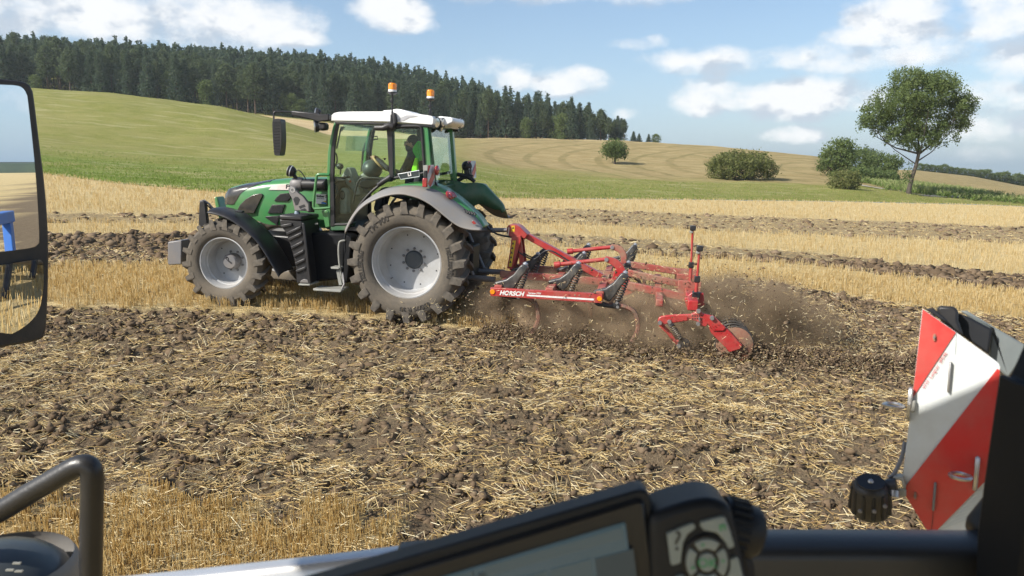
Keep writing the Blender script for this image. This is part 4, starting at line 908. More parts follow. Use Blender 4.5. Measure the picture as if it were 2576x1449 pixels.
for pts in ([(1105,832),(1130,780),(1222,688),(1372,676),(1425,760),(1362,840)], [(978,1062),(1000,1015),(1062,900),(1312,893),(1252,1066)], [(935,1140),(945,1120),(1205,1105),(1165,1300),(1050,1215)]):
    v = pr('side_vent', 'H', pts, .458, .43, M_BLACK, bev=.006)
    c = np.mean(np.array(pts), 0); ins = [tuple(c+(np.array(p)-c)*.80) for p in pts]
    pr('vent_mesh', 'H', ins, .462, .45, M_MESH, parent=v, bev=0)
    P2 = np.array(ql('H', ins, .46)); f0, f1 = P2[:, 0].min(), P2[:, 0].max(); u0, u1 = P2[:, 1].min(), P2[:, 1].max(); mb = MB()
    def inside(p):
        n = len(P2); r_ = False
        for i in range(n):
            a, b = P2[i], P2[(i+1) % n]
            if (a[1] > p[1]) != (b[1] > p[1]) and p[0] < (b[0]-a[0])*(p[1]-a[1])/(b[1]-a[1])+a[0]: r_ = not r_
        return r_
    for i, ff in enumerate(np.arange(f0, f1, .024)):
        for uu in np.arange(u0+(.012 if i % 2 else 0), u1, .024):
            if inside((ff, uu)): mb.lathe([(.009, .0), (.009, .004), (.0125, .004)], (ff, .462, uu), seg=6)
    if mb.v: mb.build('mesh_rings', M_BLACK, v)['kind'] = 'stuff'
dec = pr('name_strip', 'H', [(1000,617),(1045,565),(1110,524),(1200,514),(1480,512),(2092,560),(2092,636),(1500,622)], .449, .43, M_BEIGE, bev=.003)
def side_text(txt, k, p0, p1, l, size, m, parent, name, shear=.25, bold=.0, depth=.001, sx=1.0):   # p0 -> p1: baseline start and direction
    a = np.array(q3(k, *p0, l)); b = np.array(q3(k, *p1, l)); d = (b-a)/np.linalg.norm(b-a); n = np.array([0, 1., 0]); up = np.cross(n, d); up = up if up[2] > 0 else -up
    return MB().text(txt, lambda x, y, z: a+d*x*sx+up*y+n*z, size, 'LEFT', depth, shear, bold).build(name, m, parent)
side_text('FENDT', 'H', (1325,588), (2000,612), .4495, .088, M_INK, dec, 'lettering', .1, .004, sx=1.25)
side_text('512 VARIO', 'H', (1690,604), (2000,612), .4495, .075, M_INK, dec, 'lettering', .1, .003, sx=1.2)
st_ = pr('paper_sign', 'H', [(1905,690),(2097,705),(2097,892),(1900,875)], .47, .44, M_WHITE, bev=.003)
side_text('ünther Zie', 'H', (1915,752), (2097,760), .4715, .048, M_INK, st_, 'lettering', 0, .002)
side_text('Landen  Beinen', 'H', (1915,785), (2097,792), .4715, .02, M_INK, st_, 'lettering', 0)
pr('blue_mark', 'H', [(2005,850),(2050,845),(2097,862),(2097,890),(2005,880)], .474, .46, mat('sign_blue', (.03,.2,.55), .5, c2=(.03,.18,.5)), parent=st_, bev=0)
pr('yellow_mark', 'H', [(2010,852),(2060,826),(2097,832),(2097,858)], .473, .46, M_YEL, parent=st_, bev=0)
# air intake pipe, its bracket, side lamp and grab rail
MB().tube([q3('H',1560,515,.72), q3('H',2105,520,.72)], .092, 18).build('intake_pipe', M_BLACK, TR, smooth=50)
a = Vector(q3('H',1560,512,.72)); mb = MB(); mb.lathe([(0,.115),(.06,.11),(.10,.07),(.112,.02),(.112,-.06),(.098,-.09)], a, 'x', 20); mb.build('intake_cap', M_IRON, TR, smooth=40)
pr('bracket_arm', 'H', [(1368,600),(1395,700),(1440,775),(1470,900),(1492,1015),(1590,1015),(1700,1020),(1775,1035),(1765,890),(1650,740),(1560,672),(1520,620),(1510,570),(1440,545),(1385,565)], .92, .84, M_IRON, bev=.012)
for pts in ([(1472,790),(1510,748),(1560,750),(1600,800),(1560,900),(1515,912)], [(1575,930),(1680,890),(1705,935),(1600,975)], [(1600,990),(1690,965),(1730,1000),(1690,1008)]): pr('arm_recess', 'H', pts, .9225, .90, M_INK, bev=0)
MB().lathe([(.022,.925),(.042,.925),(.046,.90)], (q('H',1460,620,.92)[0], 0, q('H',1460,620,.92)[1]), seg=20).build('arm_eye', M_STEEL, TR)
MB().tube([q3('H',1812,1040,.75), q3('H',1812,920,.75), q3('H',1812,915,.75), q3('H',1812,835,.75)], [.05,.05,.042,.042], 14).build('filler_neck', M_BLACK, TR, smooth=40)
lamp = Vector(q3('H',1440,265,.80)); ax = Vector((.93, .15, .25)).normalized(); mb = MB()
mb.tube([lamp-ax*.07, lamp-ax*.05, lamp-ax*.01, lamp+ax*.045, lamp+ax*.05], [.025,.06,.082,.088,.08], 18); lo_ = mb.build('work_lamp', M_BLACK, TR, smooth=40)
MB().tube([lamp+ax*.046, lamp+ax*.056, lamp+ax*.06], [.075,.072,.05], 18).build('lens', M_LENSC, lo_, smooth=40)
MB().tube([lamp+ax*.0, lamp+ax*.012], [.090,.090], 18).build('clamp_band', M_ALU, lo_, smooth=40)
MB().tube([q3('H',1480,330,.80), q3('H',1530,400,.76), q3('H',1560,450,.74)], .03, 8).build('lamp_stem', M_BLACK, TR, smooth=50)
MB().tube(smoothline([q3('H',1520,265,.80), q3('H',1570,240,.80), q3('H',1640,300,.80), q3('H',1700,400,.78), q3('H',1690,460,.76)], 16), .008, 6).build('lamp_cable', M_INK, TR, smooth=60)
MB().tube(smoothline([q3('A',1440,85,.86), q3('A',1370,82,.88), q3('A',1338,88,.88), q3('A',1328,115,.88), q3('A',1312,250,.88), q3('A',1302,350,.88), q3('A',1310,378,.88), q3('A',1335,383,.88), q3('A',1450,374,.86)], 32), .021, 9).build('grab_rail', M_GREEN, TR, smooth=60)
# ribbed black battery box below the bonnet
bx = pr('battery_box', 'A', [(1003,478),(1196,488),(1202,520),(1270,1038),(1152,1035),(1146,885),(1112,745),(1062,602),(1008,520)], 1.12, .52, M_BLACK, bev=.012)
pr('lid', 'A', [(998,442),(1010,436),(1196,450),(1198,488),(1002,478)], 1.14, .50, M_BLACK, parent=bx, bev=.02)
for i, (a, b) in enumerate((((1018,540),(1118,520)), ((1066,606),(1196,546)), ((1085,655),(1203,600)), ((1108,728),(1212,676)), ((1130,800),(1222,752)), ((1143,868),(1232,828)), ((1150,935),(1240,900)))):
    MB().prism(ql('A', [(a[0],a[1]-14), (b[0],b[1]-14), (b[0]+2,b[1]+14), (a[0]+6,a[1]+14)], 1.12), 1.115, 1.145).build('rib', M_BLACK, bx, bev=.01)
pr('edge_rail', 'A', [(1198,505),(1222,510),(1280,1038),(1250,1040)], 1.14, 1.10, M_BLACK, parent=bx, bev=.012)
pr('foot_tray', 'A', [(1170,1042),(1270,1045),(1270,1060),(1170,1056)], 1.16, .8, M_LGREY, parent=bx, bev=.006)
pr('door_catch', 'A', [(1195,1012),(1215,1000),(1250,1008),(1262,1035),(1180,1032)], 1.14, 1.10, M_IRON, parent=bx, bev=.006)
for i in range(7):
    l = .58+i*.08; MB().tube([V3(q('A',1020,440,1.12), l), V3(q('A',1190,452,1.12), l)], .013, 5).build('lid_slat', M_BLACKP, bx)
MB().lathe([(0,.03),(.035,.03),(.042,.01),(.042,-.03)], q3('A',1160,420,.85), 'z', 16).build('filler_cap', mat('cap_grey_blue', (.25,.3,.36), .35, c2=(.2,.25,.3)), bx, smooth=40)
pr('warning_plate', 'A', [(1312,510),(1340,508),(1340,522),(1314,525)], .868, .85, M_LGREY, bev=.002)
# steps below the door
sp = pr('step', 'A', [(1296,1082),(1330,1088),(1545,1094),(1550,1108),(1535,1120),(1420,1112),(1300,1104)], 1.18, .86, M_LGREY, bev=.01)
MB().tube([q3('A',1545,1100,1.1), q3('A',1572,1045,1.02), q3('A',1560,940,.98)], .018, 7).build('step_bracket', M_IRON, sp, smooth=50)
pr('step', 'A', [(1452,893),(1520,900),(1530,915),(1455,912)], 1.05, .86, M_LGREY, bev=.006)
pr('step_side', 'A', [(1500,925),(1528,925),(1555,1055),(1525,1055)], 1.0, .94, M_LGREY, bev=.006)
MB().tube(smoothline([q3('A',1580,662,1.0), q3('A',1545,668,1.02), q3('A',1528,690,1.02), q3('A',1524,780,1.02), q3('A',1540,930,1.0), q3('A',1570,1040,.98)], 24), .017, 7).build('step_rail', M_LGREY, TR, smooth=60)
# ---------------------------------------------------------------- fenders
fa = smoothline(ql('A', [(372,415),(440,426),(560,470),(680,550),(790,650),(870,760),(930,860),(970,930),(1000,980)], 1.17), 40)
fs = [(f, u+.05*math.sin(math.pi*i/(len(fa)-1))+.015) for i, (f, u) in enumerate(fa)]
def fender_front(sg, name, label):
    rows = []
    for lo__, up in ((1.175,-.018),(1.17,0.0),(1.12,.03),(1.0,.05),(.82,.055),(.70,.05),(.66,.02)): rows.append([(f, sg*lo__, u+up) for f, u in fa])
    b = MB().sheet(rows).build(name, M_BLACK, TR, smooth=60, solid=.02); 
    if label: b['label'] = label
    return b
ff = fender_front(1, 'front_fender', 'black near side front fender'); fender_front(-1, 'front_fender', 'black far side front fender')
MB().box(V3(q('A',650,408,1.0), .98), (.12,.07,.03)).build('fender_clip', M_BLACKP, ff, bev=.006)
lowc = [(245,592),(290,500),(350,410),(430,340),(520,295),(620,262),(720,250),(800,260),(900,290),(1000,345),(1100,425),(1180,490),(1250,535),(1340,560),(1442,566)]
upc = [(252,560),(310,445),(385,350),(455,292),(560,228),(650,198),(750,185),(830,184),(900,188),(990,205),(1100,250),(1200,315),(1300,390),(1400,475),(1450,552)]
lo2 = np.array(smoothline(ql('C', lowc, 1.27), 56)); up2 = np.array(smoothline(ql('C', upc, 1.02), 56)); n_ = min(len(lo2), len(up2)); lo2, up2 = lo2[:n_], up2[:n_]
def rear_fender(sg):
    o = None
    r1 = [(f, sg*1.285, u-.012) for f, u in lo2]; r2 = [(f, sg*1.27, u+.004) for f, u in lo2]
    mid = [((a[0]*.45+b[0]*.55), sg*1.15, a[1]*.4+b[1]*.6+.012) for a, b in zip(lo2, up2)]; r3 = [(f, sg*1.02, u) for f, u in up2]
    o = MB().sheet([r1, r2, mid, r3]).build('rear_fender', M_GREYP, TR, smooth=60, solid=.02)
    if sg < 0: o['label'] = 'dark far side rear fender in shade'
    k0 = int(n_*.30); a_ = [(f, sg*1.018, u+.003) for f, u in up2[k0:]]
    c_ = [(f+.0, sg*.80, u+.05*math.sin(math.pi*min(1,i/(n_-k0)*1.1))) for i, (f, u) in enumerate(up2[k0:])]; d_ = [(f, sg*.60, p[2]+.01) for p, (f, u) in zip(c_, up2[k0:])]
    if sg < 0:
        hi = lambda f, u: max(u, float(np.interp(f, [-1.14,-1.05,-.89,-.72,-.56,-.3,0], [1.50,1.715,1.87,2.03,2.04,2.01,1.9])))
        c_ = [(f, l, hi(f, u)) for f, l, u in c_]; d_ = [(f, l, hi(f, u)) for f, l, u in d_]
    MB().sheet([a_, c_, d_]).build('fender_top', M_GREEN if sg > 0 else M_DGREEN, o, smooth=60, solid=.016)  # far top takes the darker green, its shade put into the paint
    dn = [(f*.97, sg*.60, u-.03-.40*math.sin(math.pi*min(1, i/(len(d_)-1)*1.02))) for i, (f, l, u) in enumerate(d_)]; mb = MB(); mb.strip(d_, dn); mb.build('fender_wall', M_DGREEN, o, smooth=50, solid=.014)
    return o
rf = rear_fender(1); rf2 = rear_fender(-1)
mb = MB()
MB().tube([q3('C',245,600,1.0), q3('C',236,640,1.0), q3('C',240,760,1.0)], .012, 6).build('mud_flap', M_BLACKP, rf)
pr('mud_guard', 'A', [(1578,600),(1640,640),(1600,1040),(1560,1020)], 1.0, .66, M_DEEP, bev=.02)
tl = Vector(q3('C',1170,266,.92)); mb = MB(); bm_ = bmesh.new(); bmesh.ops.create_uvsphere(bm_, u_segments=20, v_segments=12, radius=1)
def ellipsoid(c, rx, ry, rz, rot=None, seg=18):
    m = MB(); b = bmesh.new(); bmesh.ops.create_uvsphere(b, u_segments=seg, v_segments=seg*2//3, radius=1); vs = []
    for v in b.verts:
        p = Vector((v.co.x*rx, v.co.y*ry, v.co.z*rz)); p = rot @ p if rot is not None else p; vs.append(p+Vector(c))
    m.add(vs, [tuple(x.index for x in f.verts) for f in b.faces]); b.free(); return m
ellipsoid(tl, .04, .20, .085, Matrix.Rotation(R(38), 3, 'Y')).build('tail_lamp', M_LENSR, rf, smooth=60)
for i in range(3): ellipsoid(tl+Vector((-.032,.095-.095*i,.008)), .022, .036, .055, Matrix.Rotation(R(38), 3, 'Y')).build('lamp_chamber', mat('deep_red_lens', (.2,.02,.03), .25, coat=.5, c2=(.3,.04,.04)), rf, smooth=60)
tl2 = Vector(q3('G',870,985,-.95)); ellipsoid(Vector((-.73,-.82,1.985)), .03, .085, .055, Matrix.Rotation(R(30), 3, 'Y')).build('tail_lamp', M_LENSR, rf2, smooth=60)
for i in range(5): MB().tube([q3('C',1285+22*i,392+6*i,1.06), q3('C',1300+22*i,415+6*i,1.08)], .018, 6).build('fender_nub', M_INK, rf)
pr('reflector', 'C', [(1350,500),(1370,488),(1395,512),(1372,522)], 1.24, 1.22, M_LENSR, parent=rf, bev=.003)
pr('yellow_label', 'G', [(762,1230),(812,1228),(815,1270),(766,1266)], .2, .19, M_YEL, bev=0)
# ---------------------------------------------------------------- cab
LN = .80
def both(name, k, pts, l0, l1, m, bev=.012):
    a = pr(name, k, pts, l0, l1, m, bev=bev); b = MB().prism(ql(k, pts, max(l0, l1)), -l1, -l0).build(name, m, TR, bev=bev); return a, b
both('front_pillar', 'B', [(572,930),(580,720),(600,605),(624,495),(640,436),(662,440),(640,545),(616,690),(604,940),(606,1100),(608,1430),(590,1430),(578,1100)], .79, .70, M_GREEN)
both('cab_rail', 'B', [(636,430),(1190,444),(1585,464),(1585,492),(1470,478),(1190,462),(660,458)], .80, .70, M_BLACK, .008)
both('rear_pillar', 'B', [(1478,462),(1532,464),(1552,700),(1568,900),(1575,1050),(1520,1040),(1506,890),(1494,700)], .78, .66, M_GREEN)
both('door_post', 'B', [(1138,455),(1196,456),(1206,960),(1212,985),(1168,1000),(1150,700)], .805, .70, M_BLACK, .008)
both('door_frame', 'B', [(602,960),(612,705),(634,560),(658,452),(684,455),(664,560),(645,700),(636,960),(640,1100),(648,1400),(640,1430),(604,1430)], .81, .76, M_BLACK, .008)
dl = ql('B', [(1160,960),(1105,1010),(1000,1095),(905,1200),(835,1310),(800,1400),(640,1412)], .80)
for sg in (1, -1): MB().tube([(f, sg*.79, u) for f, u in smoothline(dl, 28)], .022, 7).build('door_edge', M_BLACK, TR, smooth=60)
dg = ql('B', [(660,458),(1140,462),(1162,955),(1105,1010),(1000,1095),(905,1200),(835,1310),(800,1400),(640,1410),(636,960),(645,700),(664,560)], .78)
for sg, nm in ((1,'door_glass'),(-1,'door_glass')): MB().prism(dg, sg*.785, sg*.779).build(nm, M_GLASS, TR)
sw = ql('B', [(1196,462),(1470,476),(1492,700),(1505,890),(1495,930),(1206,965)], .78)
for sg in (1, -1):
    MB().prism(sw, sg*.781, sg*.775).build('rear_side_glass', M_GLASS, TR)
    MB().tube([(f, sg*.786, u) for f, u in smoothline(ql('B', [(1204,480),(1300,478),(1430,476),(1462,486),(1475,520),(1488,700),(1498,880),(1480,925),(1215,968)], .786), 32)], .024, 7).build('window_seal', M_BLACK, TR, smooth=60)
TLc, TRc, BRc, BLc = [Vector(q3('B', *p)) for p in ((1548,476,.72),(1756,486,-.72),(1798,1030,-.72),(1612,1062,.72))]
mb = MB(); n = Vector((-1,0,-.1)).normalized()*.006; mb.slab([TLc, TRc, BRc, BLc], [p-n for p in (TLc, TRc, BRc, BLc)]); mb.build('rear_glass', M_GLASSR, TR)
MB().tube([TLc, TRc, BRc, BLc, TLc], .018, 6).build('rear_window_frame', M_DGREEN, TR, smooth=60)
mb = MB(); mb.slab([BLc+Vector((0,.06,0)), BRc-Vector((0,.06,0)), BRc+Vector((-.02,-.06,-.35)), BLc+Vector((-.02,.06,-.35))], [p+Vector((.05,0,0)) for p in (BLc+Vector((0,.06,0)), BRc-Vector((0,.06,0)), BRc+Vector((-.02,-.06,-.35)), BLc+Vector((-.02,.06,-.35)))]); mb.build('rear_panel', M_DGREEN, TR, bev=.01)
# windscreen
w0 = q('B',650,450,.78); w1 = q('B',600,960,.78); MB().slab([(w0[0],.70,w0[1]),(w0[0],-.70,w0[1]),(w1[0],-.70,w1[1]),(w1[0],.70,w1[1])], [(w0[0]-.006,.70,w0[1]),(w0[0]-.006,-.70,w0[1]),(w1[0]-.006,-.70,w1[1]),(w1[0]-.006,.70,w1[1])]).build('windscreen', M_GLASS, TR)
mb = MB(); b0 = q('B',600,960,.78); mb.slab([(b0[0],.74,b0[1]),(b0[0],-.74,b0[1]),(b0[0]+.02,-.74,1.2),(b0[0]+.02,.74,1.2)], [(b0[0]-.06,.74,b0[1]),(b0[0]-.06,-.74,b0[1]),(b0[0]-.06,-.74,1.2),(b0[0]-.06,.74,1.2)]); mb.build('bulkhead', M_BLACK, TR, bev=.01)
pr('cab_side_panel', 'H', [(1995,1010),(2130,985),(2150,1030),(2180,1330),(2075,1345),(2040,1150)], .80, .62, M_GREEN, bev=.02)
fl_ = q('B',640,1412,.78); MB().box((.75,0,fl_[1]-.05), (1.35,1.5,.07)).build('cab_floor', M_BLACK, TR, bev=.01)
pr('door_sill', 'B', [(606,1400),(800,1398),(780,1440),(740,1470),(606,1470)], .80, .55, M_DGREEN, bev=.015)
# roof
ro = ql('B', [(596,416),(604,396),(622,372),(645,352),(690,341),(800,337),(1030,336),(1200,335),(1330,345),(1400,356),(1530,371),(1575,380),(1590,400),(1585,452),(1575,463),(1190,433),(600,423)], .78)
roof = MB().prism(ro, .80, -.80).build('cab_roof', M_WHITE, TR, bev=.05, seg=4)
MB().prism(ql('B', [(1112,338),(1120,327),(1190,322),(1240,313),(1290,318),(1340,335),(1392,352),(1392,362),(1112,360)], .30), .34, -.45).build('roof_hatch', M_WHITE, roof, bev=.025, seg=3)
MB().prism(ql('B', [(1240,420),(1275,395),(1330,372),(1400,372),(1440,382),(1360,392),(1320,412),(1300,425)], .802), .797, .806).build('roof_badge', mat('roof_grey_print', (.45,.45,.47), .4, c2=(.4,.4,.42)), roof)
hd = MB().prism(ql('B', [(1570,395),(1640,378),(1750,388),(1770,410),(1768,440),(1700,470),(1570,462)], .45), .40, -.30).build('roof_lamp_housing', M_WHITE, TR, bev=.03)
def round_lamp(k, u, v, l, r, ax, name='roof_lamp', parent=TR):
    c = Vector(q3(k, u, v, l)); ax = Vector(ax).normalized(); b = MB().tube([c-ax*.08, c-ax*.05, c, c+ax*.008], [r*.5, r*.92, r, r*.96], 20).build(name, M_BLACK, parent, smooth=40)
    MB().tube([c+ax*.004, c+ax*.013, c+ax*.018], [r*.84, r*.8, r*.5], 20).build('lens', M_LENSC, b, smooth=50); MB().tube([c-ax*.005, c+ax*.012], [r*1.03, r*1.03], 20, False).build('chrome_ring', M_STEEL, b, smooth=40)
for a in (('G',342,240,.62,.085), ('G',418,240,.40,.07), ('G',628,250,-.72,.085)): round_lamp(*a, (-.8,.35,-.05))
pl_ = MB().slab([q3('G',432,205,.30),q3('G',478,196,.12),q3('G',474,270,.12),q3('G',430,275,.30)], [Vector(q3(*p))+Vector((.02,0,0)) for p in (('G',432,205,.30),('G',478,196,.12),('G',474,270,.12),('G',430,275,.30))]).build('speed_plate', M_WHITE, TR)
A0 = Vector(q3('G',430,258,.30)); A1 = Vector(q3('G',476,250,.12)); dd_ = (A1-A0).normalized(); MB().text('40', lambda x, y, z: A0+dd_*(x+.02)+Vector((-.004,0,y)), .13).build('lettering', M_INK, pl_)
round_lamp('B', 1660, 500, .30, .045, (-1,0,-.3), 'rear_lamp')
# beacons
def beacon(label, u0, v, l, s=1.0, foot=None):
    c = Vector(q3('B', u0, v[0], l)); z = lambda vv: q('B', u0, vv, l)[1]-c.z
    b = bpy.data.objects.new('beacon', None); COL.objects.link(b); b.parent = TR; b.location = c; b['label'] = label
    h = z(v[0]-32*s)-0; t = -z(v[0]+32*s); r = .060*s
    MB().lathe([(0,h),(r*.8,h),(r*.97,h-.012),(r,h-.02),(r*1.02,-t),(0,-t)], seg=24, axis='z').build('amber_dome', M_LENSO, b, smooth=35)
    for i in range(10): a = 2*math.pi*i/10; MB().box((r*1.0*math.cos(a), r*1.0*math.sin(a), 0), (.006,.006,h+t-.03)).build('dome_rib', M_LENSO, b)
    MB().lathe([(r*1.02,-t+.001),(r*1.03,-t-.03),(r*.9,-t-.032)], seg=24, axis='z').build('white_collar', M_WHITE, b, smooth=35)
    MB().lathe([(0,-t-.028),(r*1.25,-t-.030),(r*1.28,-t-.045),(r*.5,-t-.07),(0,-t-.075)], seg=24, axis='z').build('flange', M_BLACK, b, smooth=35)
    MB().tube([(0,0,-t-.06), (-.006,0,z(v[1]))], .013, 8).build('pole', M_BLACK, b, smooth=50)
    MB().box((-.006,0,z(v[1])+.03), (.045,.05,.14)).build('pole_clamp', M_BLACKP, b, bev=.01)
    MB().box((.005,0,-t-.16), (.05,.035,.05)).build('pole_joint', M_BLACKP, b, bev=.01)
beacon('amber beacon on the near side roof pole', 1197, (98, 430), .80)
beacon('amber beacon on the far side roof pole', 1559, (162, 372), -.78)
pr('beacon_base', 'F', [(2030,430),(2090,430),(2120,600),(2060,790),(2010,790),(1960,750),(2040,640)], .86, .79, M_BLACK, bev=.015)
MB().tube([q3('F',1690,740,.84), q3('F',1850,742,.86), q3('F',1960,690,.86), q3('F',2040,720,.84)], [.04,.042,.05,.06], 10).build('door_hinge', M_BLACK, TR, smooth=50)
MB().tube([q3('E',1020,720,.84), q3('E',1120,650,.86), q3('E',1215,590,.86), q3('E',1215,640,.84)], [.035,.04,.045,.05], 10).build('door_hinge', M_BLACK, TR, smooth=50)
# front mirror on its arm, with lamps
MB().prism(ql('F', [(770,470),(560,470),(530,480),(520,600),(640,610),(760,590)], .98), .90, .98).build('mirror_arm_root', M_BLACK, TR, bev=.015)
MB().prism(ql('B', [(600,360),(500,362),(485,352),(240,328),(240,372),(420,412),(490,435),(600,425)], 1.0), .97, 1.03).build('mirror_arm', M_BLACK, TR, bev=.015)
MB().tube(smoothline([q3('B',245,340,1.0), q3('B',100,336,1.04), q3('B',75,343,1.05), q3('B',68,362,1.05), q3('B',68,410,1.05)], 24), .013, 8).build('mirror_tube', M_BLACK, TR, smooth=60)
mo = MB().prism(smoothline(ql('B', [(58,408),(125,408),(135,470),(140,620),(128,735),(112,755),(80,752),(70,730),(56,560),(52,450)], 1.12), 30), .96, 1.12).build('mirror_head', M_BLACK, TR, bev=.02)
for i in range(11): MB().prism(ql('B', [(58+i*.9,436+i*28),(118,434+i*28),(118,440+i*28),(58+i*.9,443+i*28)], 1.125), 1.115, 1.132).build('mirror_rib', M_BLACKP, mo)
pr('mirror_foot', 'B', [(128,640),(150,645),(150,680),(132,715)], 1.08, 1.0, M_BLACK, bev=.006)
round_lamp('B', 458, 480, .95, .085, (.9,.45,-.1), 'work_lamp'); pr('lamp_body', 'B', [(470,435),(552,440),(560,465),(558,512),(480,518)], .99, .84, M_BLACK, bev=.03)
round_lamp('B', 470, 350, -.6, .085, (.9,.2,.1), 'work_lamp')
# plate on the near fender, warning boards, round lamp, rear cables
np_ = MB().prism(ql('E', [(1345,540),(1350,532),(1705,468),(1712,480),(1712,575),(1400,628),(1385,622)], .95), .92, .95).build('number_plate', mat('plate_dark', (.02,.03,.034), .6, spec=.15, c2=(.05,.06,.06), nscale=4), TR, bev=.004)
MB().tube([q3('E',1350,536,.953), q3('E',1706,472,.953), q3('E',1710,575,.953), q3('E',1398,625,.953), q3('E',1350,536,.953)], .006, 6).build('plate_rim', M_ALU, np_)
side_text('LI', 'E', (1518,570), (1600,556), .9515, .075, M_WINK, np_, 'lettering', 0, .003)
def board(label, pts, l0, l1, k='G'):
    n_ = len(pts); c = [Vector(q3(k, *p, l)) for p, l in zip(pts, (l0, l1, l1, l0))]; back = Vector((.012,0,0))
    o = MB().slab(c, [p+back for p in c]).build('warning_board', M_REFW, TR); o['label'] = label
    def at(s, t): return (c[0].lerp(c[1], s)).lerp(c[3].lerp(c[2], s), t)
    for s0, t0, s1, t1, s2, t2, s3, t3 in ((0,.0,.42,0,0,.42,0,.42),(1,.12,1,.55,.35,1,.0,.86),):
        MB().slab([at(a, b)-Vector((.003,0,0)) for a, b in ((s0,t0),(s1,t1),(s2,t2),(s3,t3))][:3] if s2 == s3 and t2 == t3 else [at(a, b)-Vector((.003,0,0)) for a, b in ((s0,t0),(s1,t1),(s2,t2),(s3,t3))],
                  [at(a, b) for a, b in ((s0,t0),(s1,t1),(s2,t2),(s3,t3))][:3] if s2 == s3 and t2 == t3 else [at(a, b) for a, b in ((s0,t0),(s1,t1),(s2,t2),(s3,t3))]).build('red_stripe', M_REFR, o)
    return o
b1 = board('red and white striped board on the near rear fender', [(243,728),(318,722),(324,985),(246,972)], 1.10, .80)
b2 = board('red and white striped board on the far rear fender', [(702,678),(790,676),(798,870),(742,878)], -.80, -1.15)
pr('board_holder', 'G', [(190,728),(243,722),(243,745),(236,880),(194,885)], 1.12, 1.08, M_LGREY, bev=.004)
MB().box(q3('G',218,850,1.12), (.05,.06,.16)).build('side_lamp', M_BLACK, TR, bev=.01)
MB().box(q3('G',214,925,1.13), (.07,.06,.13)).build('side_lamp', M_LENSR, TR, bev=.012)
ellipsoid(q3('G',350,785,.86), .035, .09, .075).build('round_lamp', M_LENSR, TR, smooth=60)
pr('board_bracket', 'G', [(325,900),(345,930),(372,1005),(330,1005)], .85, .80, M_BLACK, bev=.006)
ellipsoid(q3('G',690,738,-.85), .09, .07, .09).build('rear_lamp', M_BLACK, TR, smooth=60)
MB().tube(smoothline([q3('G',650,750,-.84), q3('G',640,800,-.84), q3('G',660,850,-.84), q3('G',690,900,-.84)], 12), .008, 6).build('lamp_cable', M_BLACK, TR)
for a in ([(580,830),(660,845),(740,880),(780,915)], [(585,905),(640,870),(700,850),(760,860)]): MB().tube([q3('G',*p,-.8) for p in a], .035, 8).build('rear_bracket', M_BLACK, TR, smooth=50)
pr('rear_bracket', 'G', [(655,770),(735,770),(745,860),(660,845)], -.80, -.88, M_BLACK, bev=.01, ref=-.8)
# rear linkage and dark transmission between the wheels
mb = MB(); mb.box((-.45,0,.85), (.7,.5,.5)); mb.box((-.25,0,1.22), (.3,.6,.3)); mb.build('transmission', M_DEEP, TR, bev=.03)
for sg in (1, -1):
    MB().tube([(-.2, sg*.3, .6), (-1.2, sg*.42, .62)], .045, 8).build('lower_link', M_IRON, TR, smooth=50)
    MB().tube([(-.55, sg*.4, 1.25), (-.85, sg*.4, .66)], .03, 8).build('lift_rod', M_IRON, TR, smooth=50)
MB().tube([(-.5, 0, 1.3), (-1.3, 0, 1.36)], .035, 8).build('top_link', M_IRON, TR, smooth=50)
for i in range(3): MB().tube(smoothline([(-.5,.1-.1*i,1.35),(-.8,.12-.1*i,1.5),(-1.1,.05,1.3),(-1.4,.05-.04*i,1.25)], 16), .014, 6).build('hydraulic_hose', M_INK, TR, smooth=60)
# ---------------------------------------------------------------- inside the cab
pr('console', 'E', [(395,575),(440,500),(480,425),(515,418),(550,450),(600,580),(605,640),(690,760),(720,880),(640,900),(560,780),(420,640)], .30, .05, M_LGREY, bev=.03)
pr('side_console', 'E', [(358,1205),(360,900),(375,800),(400,752),(440,780),(488,830),(480,1100),(500,1205)], .55, .35, M_LGREY, bev=.03)
mb = ellipsoid(q3('E',418,888,.555), .045, .012, .075); mb.build('vent_grille', M_BLACK, TR, smooth=60)
for i in range(5): MB().box(q3('E',418,850+i*18,.565), (.06,.01,.008)).build('vent_slat', M_IRON, TR)
for (u, v) in ((495,575),(740,740)): ellipsoid(q3('E',u,v,.31), .055, .012, .02).build('vent_grille', M_BLACK, TR, smooth=60)
ellipsoid(q3('E',920,450,0), .16, .2, .155).build('steering_housing', mat('housing_grey', (.07,.085,.085), .4, c2=(.05,.06,.06)), TR, smooth=60)
pr('steering_column', 'E', [(690,560),(800,490),(860,580),(1060,590),(1090,640),(820,840),(700,760)], .12, -.12, M_LGREY, bev=.04)
sc_ = Vector(q3('E',1060,350,0)); sax = (Vector(q3('E',1165,465,0))-Vector(q3('E',950,235,0))).normalized()
sn = sax.cross(Vector((0,1,0))).normalized(); sr = (Vector(q3('E',1165,465,0))-Vector(q3('E',950,235,0))).length/2
MB().tube([sc_+(sax*math.cos(a)+Vector((0,1,0))*math.sin(a))*sr for a in np.linspace(0, 2*math.pi, 33)], .019, 8, False).build('steering_wheel', M_WOOD, TR, smooth=60)
for a in (.5, 2.6, 4.7): MB().tube([sc_-sn*.05, sc_+(sax*math.cos(a)+Vector((0,1,0))*math.sin(a))*sr], .012, 6).build('wheel_spoke', M_BLACK, TR)
ellipsoid(q3('E',375,405,.35), .06, .05, .05).build('round_fan', M_BLACK, TR, smooth=60); MB().tube([q3('E',390,450,.35), q3('E',385,540,.35)], .014, 6).build('fan_stem', M_BLACK, TR)
